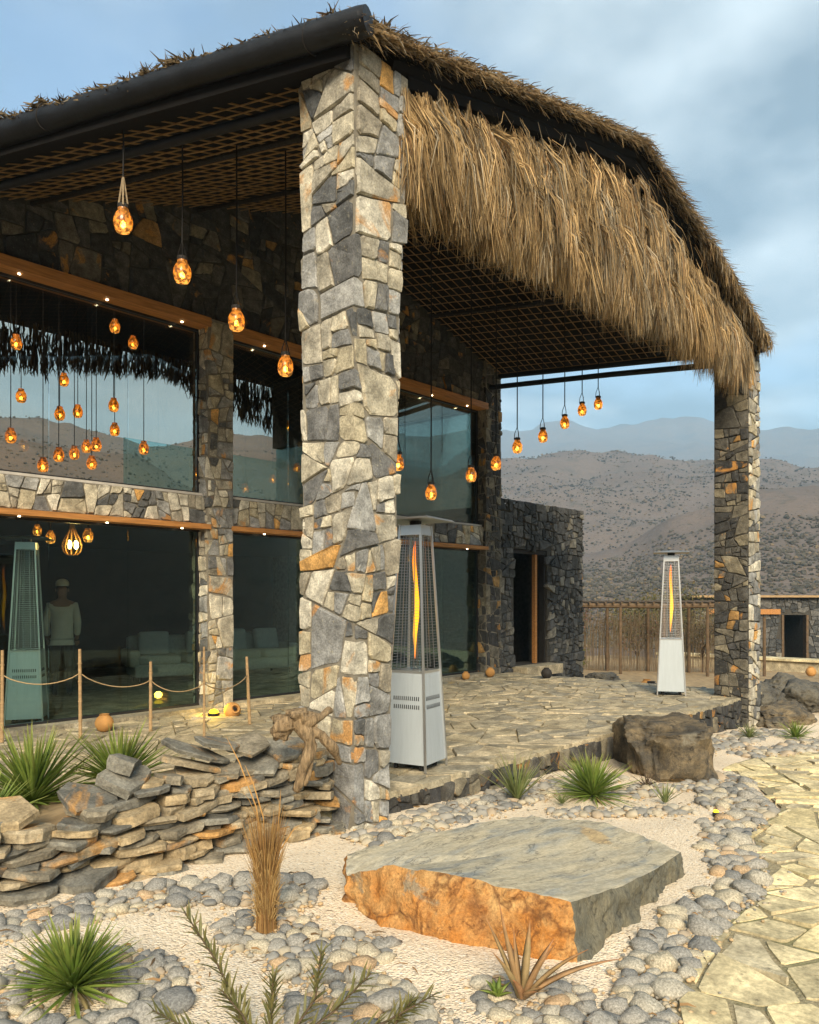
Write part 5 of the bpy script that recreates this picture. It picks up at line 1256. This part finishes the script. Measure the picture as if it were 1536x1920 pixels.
# driftwood root on the wall by the pillar
dw = MB()
def limb(pts, rad, seed):
    P = [Vector(p) for p in pts]; Q = []; Rr = []
    for i in range(len(P)-1):
        for k in range(5): Q.append(P[i].lerp(P[i+1], k/5)); Rr.append(rad[i]+(rad[i+1]-rad[i])*k/5)
    Q.append(P[-1]); Rr.append(rad[-1])
    Q = [q + 0.022*Vector((noise.noise(q*9+Vector((seed, 0, 0))), noise.noise(q*9+Vector((0, seed, 0))), noise.noise(q*9+Vector((0, 0, seed))))) for q in Q]
    Rr = [r*(1+0.35*noise.noise(q*14+Vector((seed, 3, 1)))) for q, r in zip(Q, Rr)]; dw.tube(Q, Rr, 9)
limb([(-0.95, -0.04, 0.26), (-0.93, -0.09, 0.40), (-0.905, -0.12, 0.54), (-0.92, -0.10, 0.66), (-0.96, -0.05, 0.74)], [0.030, 0.036, 0.040, 0.052, 0.05], 1)
limb([(-0.90, -0.08, 0.28), (-0.895, -0.11, 0.42), (-0.88, -0.13, 0.56), (-0.90, -0.11, 0.68)], [0.016, 0.022, 0.028, 0.04], 2)
limb([(-0.93, -0.09, 0.70), (-0.87, -0.13, 0.745), (-0.80, -0.13, 0.75), (-0.72, -0.10, 0.77), (-0.66, -0.06, 0.76)], [0.05, 0.042, 0.03, 0.024, 0.012], 3)
limb([(-0.90, -0.11, 0.66), (-0.84, -0.16, 0.63), (-0.78, -0.17, 0.56), (-0.70, -0.16, 0.47), (-0.64, -0.14, 0.40)], [0.04, 0.036, 0.032, 0.026, 0.018], 4)
ph = Vector((3.3, 1.1, 7.0))
for c, s in (((-1.01, 0.0, 0.70), (0.085, 0.085, 0.065)), ((-0.95, -0.06, 0.765), (0.085, 0.07, 0.045)), ((-1.03, 0.02, 0.645), (0.06, 0.06, 0.05)), ((-0.90, -0.10, 0.735), (0.07, 0.06, 0.05))):   # burled root head
    dw.add([Vector((p.x*s[0], p.y*s[1], p.z*s[2]))*(1+0.5*noise.noise(p*1.6+Vector(c)*9+ph)+0.35*(0.3-abs(noise.noise(p*3.3+Vector(c)*5)))+0.2*noise.noise(p*7+ph)) + Vector(c) for p in IV3], IF3)
o = dw.world('driftwood', M['driftwood'], None, True); tag(o, 'gnarled driftwood root standing on the slate wall against the near pillar', 'driftwood')

# ------------------------------------------------------------------ rope fence along the house, pots and ground lights
PST = [((-1.01, 4.71, 0), 0.98, 'bamboo stake at the left edge in front of the heater behind glass'), ((-0.36, 4.28, 0), 0.98, 'tall bamboo stake beside the heater behind the glass'), ((0.41, 4.16, 0), 0.8, 'short bamboo stake in front of the lower left window'), ((0.31, 2.93, 0), 1.03, 'thin bamboo stake standing before the wall column'), ((1.48, 3.72, 0), 0.82, 'leaning bamboo stake right of the wall column')]
tops = []
for k, (p, h, lab) in enumerate(PST):
    o = empty('bamboo_stake', p); tag(o, lab, 'stake', 'bamboo stakes of the rope fence'); lean = (-0.03, 0.02) if k == 4 else (U(-0.008, 0.008), U(-0.008, 0.008)); r = 0.013 if k == 3 else 0.019
    pts = [(lean[0]*t, lean[1]*t, h*t) for t in (0, 0.25, 0.5, 0.75, 1)]; m = MB(); m.tube(pts, [r*1.1, r, r*0.95, r*0.95, r*0.85], 8); auto(m.build('pole', M['bamboo'], o))
    for t in (0.2, 0.42, 0.64, 0.84):
        m = MB(); m.tube([(lean[0]*t, lean[1]*t, h*t-0.006), (lean[0]*t, lean[1]*t, h*t+0.006)], r*1.22, 8); m.build('node_ring', M['bamboo'], o)
    tops.append(Vector(p)+Vector((lean[0]*0.7, lean[1]*0.7, h*0.72)))
order = [Vector((-2.6, 5.0, 0.75)), tops[0], tops[1], tops[2], tops[3]+Vector((0, 0, -0.1)), tops[4]]
for a, b, lab in zip(order, order[1:], ('rope sagging past the heater at the left edge', 'rope between the left edge stake and the tall stake', 'rope sagging between the tall stake and the short stake', 'rope between the short stake and the thin stake', 'rope rising to the leaning stake')):
    pts = [a.lerp(b, t/10) + Vector((0, 0, -0.10*(1-(2*t/10-1)**2) + (0.012 if t in (0, 10) else 0))) for t in range(11)]
    m = MB(); m.tube(pts, 0.0062, 6); tag(m.world('rope', M['rope'], None, True), lab, 'rope', 'ropes of the fence')
def pot(loc, s, label, mat='clay', tilt=(0, 0, 0), hole=True):
    p = empty('clay_pot', loc); p.rotation_euler = tilt; tag(p, label, 'pot')
    m = MB(); m.lathe([(0.05, 0), (0.09, 0.02), (0.125, 0.08), (0.13, 0.13), (0.11, 0.19), (0.07, 0.225), (0.06, 0.235), (0.07, 0.25), (0.05, 0.25), (0.045, 0.2)], 18); m.v = [v*s for v in m.v]; auto(m.build('body', M[mat], p), 60)
    if hole:
        m = MB(); m.lathe([(0.001, 0), (0.03, 0), (0.03, 0.004), (0.001, 0.004)], 12); m.v = [v*s for v in m.v]; m.build('opening', M['cord'], p, loc=(0, 0, 0.236*s))
def glow(loc, label, s=0.05, watt=0.0):
    p = empty('ground_light', loc); tag(p, label, 'light')
    if watt:
        ld = bpy.data.lights.new('bulb', 'POINT'); ld.energy = watt; ld.color = (1.0, 0.62, 0.06); ld.shadow_soft_size = 0.05; lo = bpy.data.objects.new('bulb', ld); COL.objects.link(lo); lo.parent = p; lo.location = (0, 0, 0.16)
    m = MB(); m.lathe([(s, 0), (s*1.1, 0.01), (s*1.1, 0.03), (s*0.9, 0.04)], 12); m.build('housing', M['black_metal'], p)
    m = MB(); m.add([Vector((q.x*s*0.9, q.y*s*0.9, 0.04+max(q.z, 0)*s*0.7)) for q in IV2], IF2); m.build('lens', M['uplight'], p, True)
pot((1.78, 4.55, 0.03), 0.85, 'round ochre clay pot lying on its side at the foot of the wall column', tilt=(radians(70), 0, radians(-15)))
glow((1.58, 4.62, 0.0), 'bright yellow ground light at the foot of the wall column', 0.07, 2.5)
pot((0.05, 4.55, 0.0), 0.8, 'ochre clay pot behind the yucca in front of the lower left window')
pot((8.0, 4.85, 0.0), 0.72, 'small ochre pot at the foot of the corner column')
pot((7.3, 4.9, 0.0), 0.6, 'small ochre pot just right of the near patio heater')
pot((8.5, 3.9, 0.0), 0.8, 'small black pot by the annex wall', 'dark_clay')
pot((10.2, 3.2, -0.5), 1.5, 'black bucket-shaped pot beyond the terrace end', 'dark_clay')
pot((11.3, 3.1, -0.55), 1.3, 'dark squat pot left of the far patio heater', 'dark_clay')
glow((10.6, 3.9, -0.5), 'warm ground light near the annex end', 0.07); glow((11.9, 3.2, -0.55), 'warm ground light left of the far patio heater', 0.08); glow((2.03, -1.72, gz(2, 0)), 'small yellow light among the pebbles by the path', 0.025)
pot((10.75, 4.0, -0.52), 1.2, 'glowing ochre pot near the annex end'); pot((11.95, 3.5, -0.56), 1.2, 'ochre pot left of the far patio heater'); pot((22.2, 2.9, -0.93), 1.2, 'ochre pot at the right edge before the far hut')

# ------------------------------------------------------------------ things beyond the terrace
pg = empty('timber_pergola', (18.5, 6.4, -0.83)); tag(pg, 'low rustic timber shelter with a reed screen behind the far heater', 'shelter')
A_, B_ = Vector((17.0, 8.0, 0)), Vector((20.4, 4.2, 0)); dp = (B_-A_).normalized(); npv = Vector((dp.y, -dp.x, 0))
def gp(t, off, z): q = A_.lerp(B_, t) + npv*off; return Vector((q.x, q.y, z))
for off in (0, -1.6):
    m = MB(); m.tube([gp(-0.03, off, 1.28), gp(0.5, off, 1.25), gp(1.03, off, 1.29)], 0.07, 7); m.world('beam', M['old_wood'], pg)
    for t in (0.0, 0.24, 0.5, 0.76, 1.0):
        m = MB(); m.tube([gp(t, off, -0.95), gp(t, off, 1.25)], 0.05, 7); m.world('post', M['old_wood'], pg)
for k in range(22):
    t = k/21; m = MB(); m.tube([gp(t, 0.2, 1.36), gp(t, -1.8, 1.4)], 0.03, 5); m.world('roof_pole', M['old_wood'], pg)
m = MB(); 
for k in range(330):
    t = k/329; h = U(0.55, 1.15); m.tube([gp(t, -1.75+U(-0.06, 0.06), -0.95), gp(t+U(-0.015, 0.015), -1.75+U(-0.06, 0.06), h*0.4), gp(t+U(-0.02, 0.02), -1.75+U(-0.08, 0.08), h)], U(0.004, 0.010), 4, cap=False)
tag(m.world('reed_screen', M['reed'], pg), kind='stuff')
m = MB(); m.add([gp(0, -1.85, -0.95), gp(1, -1.85, -0.95), gp(1, -1.85, 1.15), gp(0, -1.85, 1.15), gp(0, -1.9, -0.95), gp(1, -1.9, -0.95), gp(1, -1.9, 1.15), gp(0, -1.9, 1.15)], [(0, 1, 2, 3), (7, 6, 5, 4), (0, 4, 5, 1), (1, 5, 6, 2), (2, 6, 7, 3), (3, 7, 4, 0)]); pass
hut = empty('stone_hut', (34, 6, -1.33)); tag(hut, 'small flat-roofed stone hut with a dark doorway beyond the far post', 'hut')
HA_, HB_ = Vector((30.5, 9.9, 0)), Vector((37.0, 2.6, 0)); hd = (HB_-HA_).normalized(); hn = Vector((-abs(hd.y), -abs(hd.x), 0)).normalized(); hn = Vector((hd.y, -hd.x, 0)); L_ = (HB_-HA_).length
def hp(u, d, z): q = HA_ + hd*u + hn*d; return (q.x, q.y, z)
def hbox(m, u0, u1, d0, d1, z0, z1): m.add([hp(u0, d0, z0), hp(u1, d0, z0), hp(u1, d1, z0), hp(u0, d1, z0), hp(u0, d0, z1), hp(u1, d0, z1), hp(u1, d1, z1), hp(u0, d1, z1)], [(0, 3, 2, 1), (4, 5, 6, 7), (0, 1, 5, 4), (1, 2, 6, 5), (2, 3, 7, 6), (3, 0, 4, 7)])
ud0, ud1 = 4.0, 5.0
m = MB(); hbox(m, 0, ud0, -4, -0.05, -1.9, 1.5); hbox(m, ud1, L_, -4, -0.051, -1.9, 1.5); hbox(m, ud0, ud1, -4, -0.052, 0.72, 1.5); hbox(m, ud0, ud1, -4, -2.0, -1.9, 0.72); m.world('core', M['mortar_dark'], hut)
hm = Plan([(HA_.x, HA_.y), (HB_.x, HB_.y)])
masonry(hut, hm, -1.5, 1.5, (0.2, 0.5), M['basalt'], 91, 1.3, keep=lambda u, v: not (ud0-0.15 < u < ud1+0.15 and v < 0.85), depth=(-0.04, 0.0), gap=0.012, back=0.05)
m = MB(); hbox(m, -0.2, L_+0.2, -4.1, 0.25, 1.505, 1.6); m.world('roof', M['bamboo'], hut)
m = MB(); hbox(m, 0.6, 3.8, -0.02, 0.12, 0.75, 0.98); m.world('timber_lintel', M['lintel_wood'], hut)
m = MB(); hbox(m, ud0-0.1, ud0, -0.3, 0.02, -1.4, 0.72); hbox(m, ud1, ud1+0.1, -0.3, 0.02, -1.4, 0.72); m.world('door_frame', M['old_wood'], hut)
m = MB(); m.tube([(21.3, 4.0, -1.0), (21.3, 4.0, 0.9)], 0.05, 7); tag(m.world('timber_post', M['old_wood']), 'dark timber post standing in front of the far hut', 'post')
lw = empty('low_wall', (26, 5, -1.1)); tag(lw, 'low pale stone ledge in front of the far hut', 'wall'); m = MB(); m.box((24.6, 2.0, -1.4), (25.2, 9.0, -0.68)); m.world('course', M['terrace_flag'], lw); m = MB(); m.box((24.5, 1.95, -0.678), (25.3, 9.05, -0.6)); m.world('capping', M['flag'], lw)
def tree(name, loc, h, r, label, cols, n=2600, leaf=0.05, trunk=0.06):
    t = empty(name, loc); tag(t, label, 'tree'); m = MB(); c = Vector(loc)
    m.tube([(0, 0, -0.3), (0.05, 0.02, h*0.3), (0, 0, h*0.7)], [trunk, trunk*0.7, trunk*0.3], 7); cl = []
    for k in range(9):
        a = U(0, 6.28); e = Vector((cos(a)*r*U(0.4, 0.8), sin(a)*r*U(0.4, 0.8), h*U(0.5, 0.95))); m.tube([(0.02, 0, h*U(0.2, 0.45)), e*0.6+Vector((0, 0, h*0.15)), e], [trunk*0.5, trunk*0.3, trunk*0.12], 5); cl.append(e)
    cl.append(Vector((0, 0, h*0.9))); m.build('trunk', M['bark'], t, True); v = []; f = []; cs = []
    for i in range(n):
        e = cl[R.randrange(len(cl))]; d = Vector((R.gauss(0, 1), R.gauss(0, 1), R.gauss(0, 0.7)))*r*0.24; p = e+d; q = U(0.6, 1.2)*leaf
        a, b = Vector((U(-1, 1), U(-1, 1), U(-1, 1))).normalized(), Vector((U(-1, 1), U(-1, 1), U(-1, 1))).normalized(); s = len(v); v += [p-a*q, p+b*q*0.6, p+a*q, p-b*q*0.6]; f.append((s, s+1, s+2, s+3)); k = U(0.7, 1.2); cc = cols[R.randrange(len(cols))]; cs.append((cc[0]*k, cc[1]*k, cc[2]*k))
    me = meshd('crown', v, f, M['straw']); tint_layer(me, cs); tag(mk('crown', me, t), kind='stuff')
tree('olive_tree', (27.5, 9.9, -1.1), 2.7, 2.3, 'low rounded olive-green tree behind the timber shelter', [(0.11, 0.10, 0.04), (0.15, 0.125, 0.05), (0.09, 0.085, 0.035)], 5000, 0.07, 0.12)
tree('blossoming_shrub', (18.3, 9.3, -0.8), 2.0, 0.9, 'pinkish-red bare shrub beside the annex end', [(0.28, 0.12, 0.10), (0.22, 0.13, 0.09), (0.15, 0.13, 0.05)], 1500, 0.035, 0.03)
tree('blossoming_shrub', (20.0, 7.6, -0.85), 1.7, 0.9, 'thin reddish shrub growing behind the reed screen', [(0.2, 0.11, 0.08), (0.17, 0.12, 0.07), (0.11, 0.10, 0.05)], 1200, 0.035, 0.03)
tree('bare_shrub', (21.2, 5.9, -0.9), 1.6, 0.8, 'thin brown shrub behind the reed screen near the far post', [(0.14, 0.10, 0.06), (0.1, 0.085, 0.045)], 1000, 0.035, 0.03)
tree('green_shrub', (13.4, 6.3, -0.6), 0.9, 0.45, 'small yellow-green shrub at the foot of the annex corner', [(0.17, 0.17, 0.05), (0.12, 0.12, 0.04)], 900, 0.03, 0.02)

# ------------------------------------------------------------------ haze in the air
m = MB(); m.box((-4200, -4200, -30), (4200, 4200, 560))
t = NT('haze'); t.t.links.new(t.n('ShaderNodeVolumePrincipled', {'Color': (0.42, 0.72, 1.0, 1), 'Density': 0.00042, 'Anisotropy': 0.0}).outputs[0], t.out.inputs['Volume'])
hz = m.build('haze', t.m); tag(hz, 'blue distance haze over the valley', 'haze', kind='stuff')
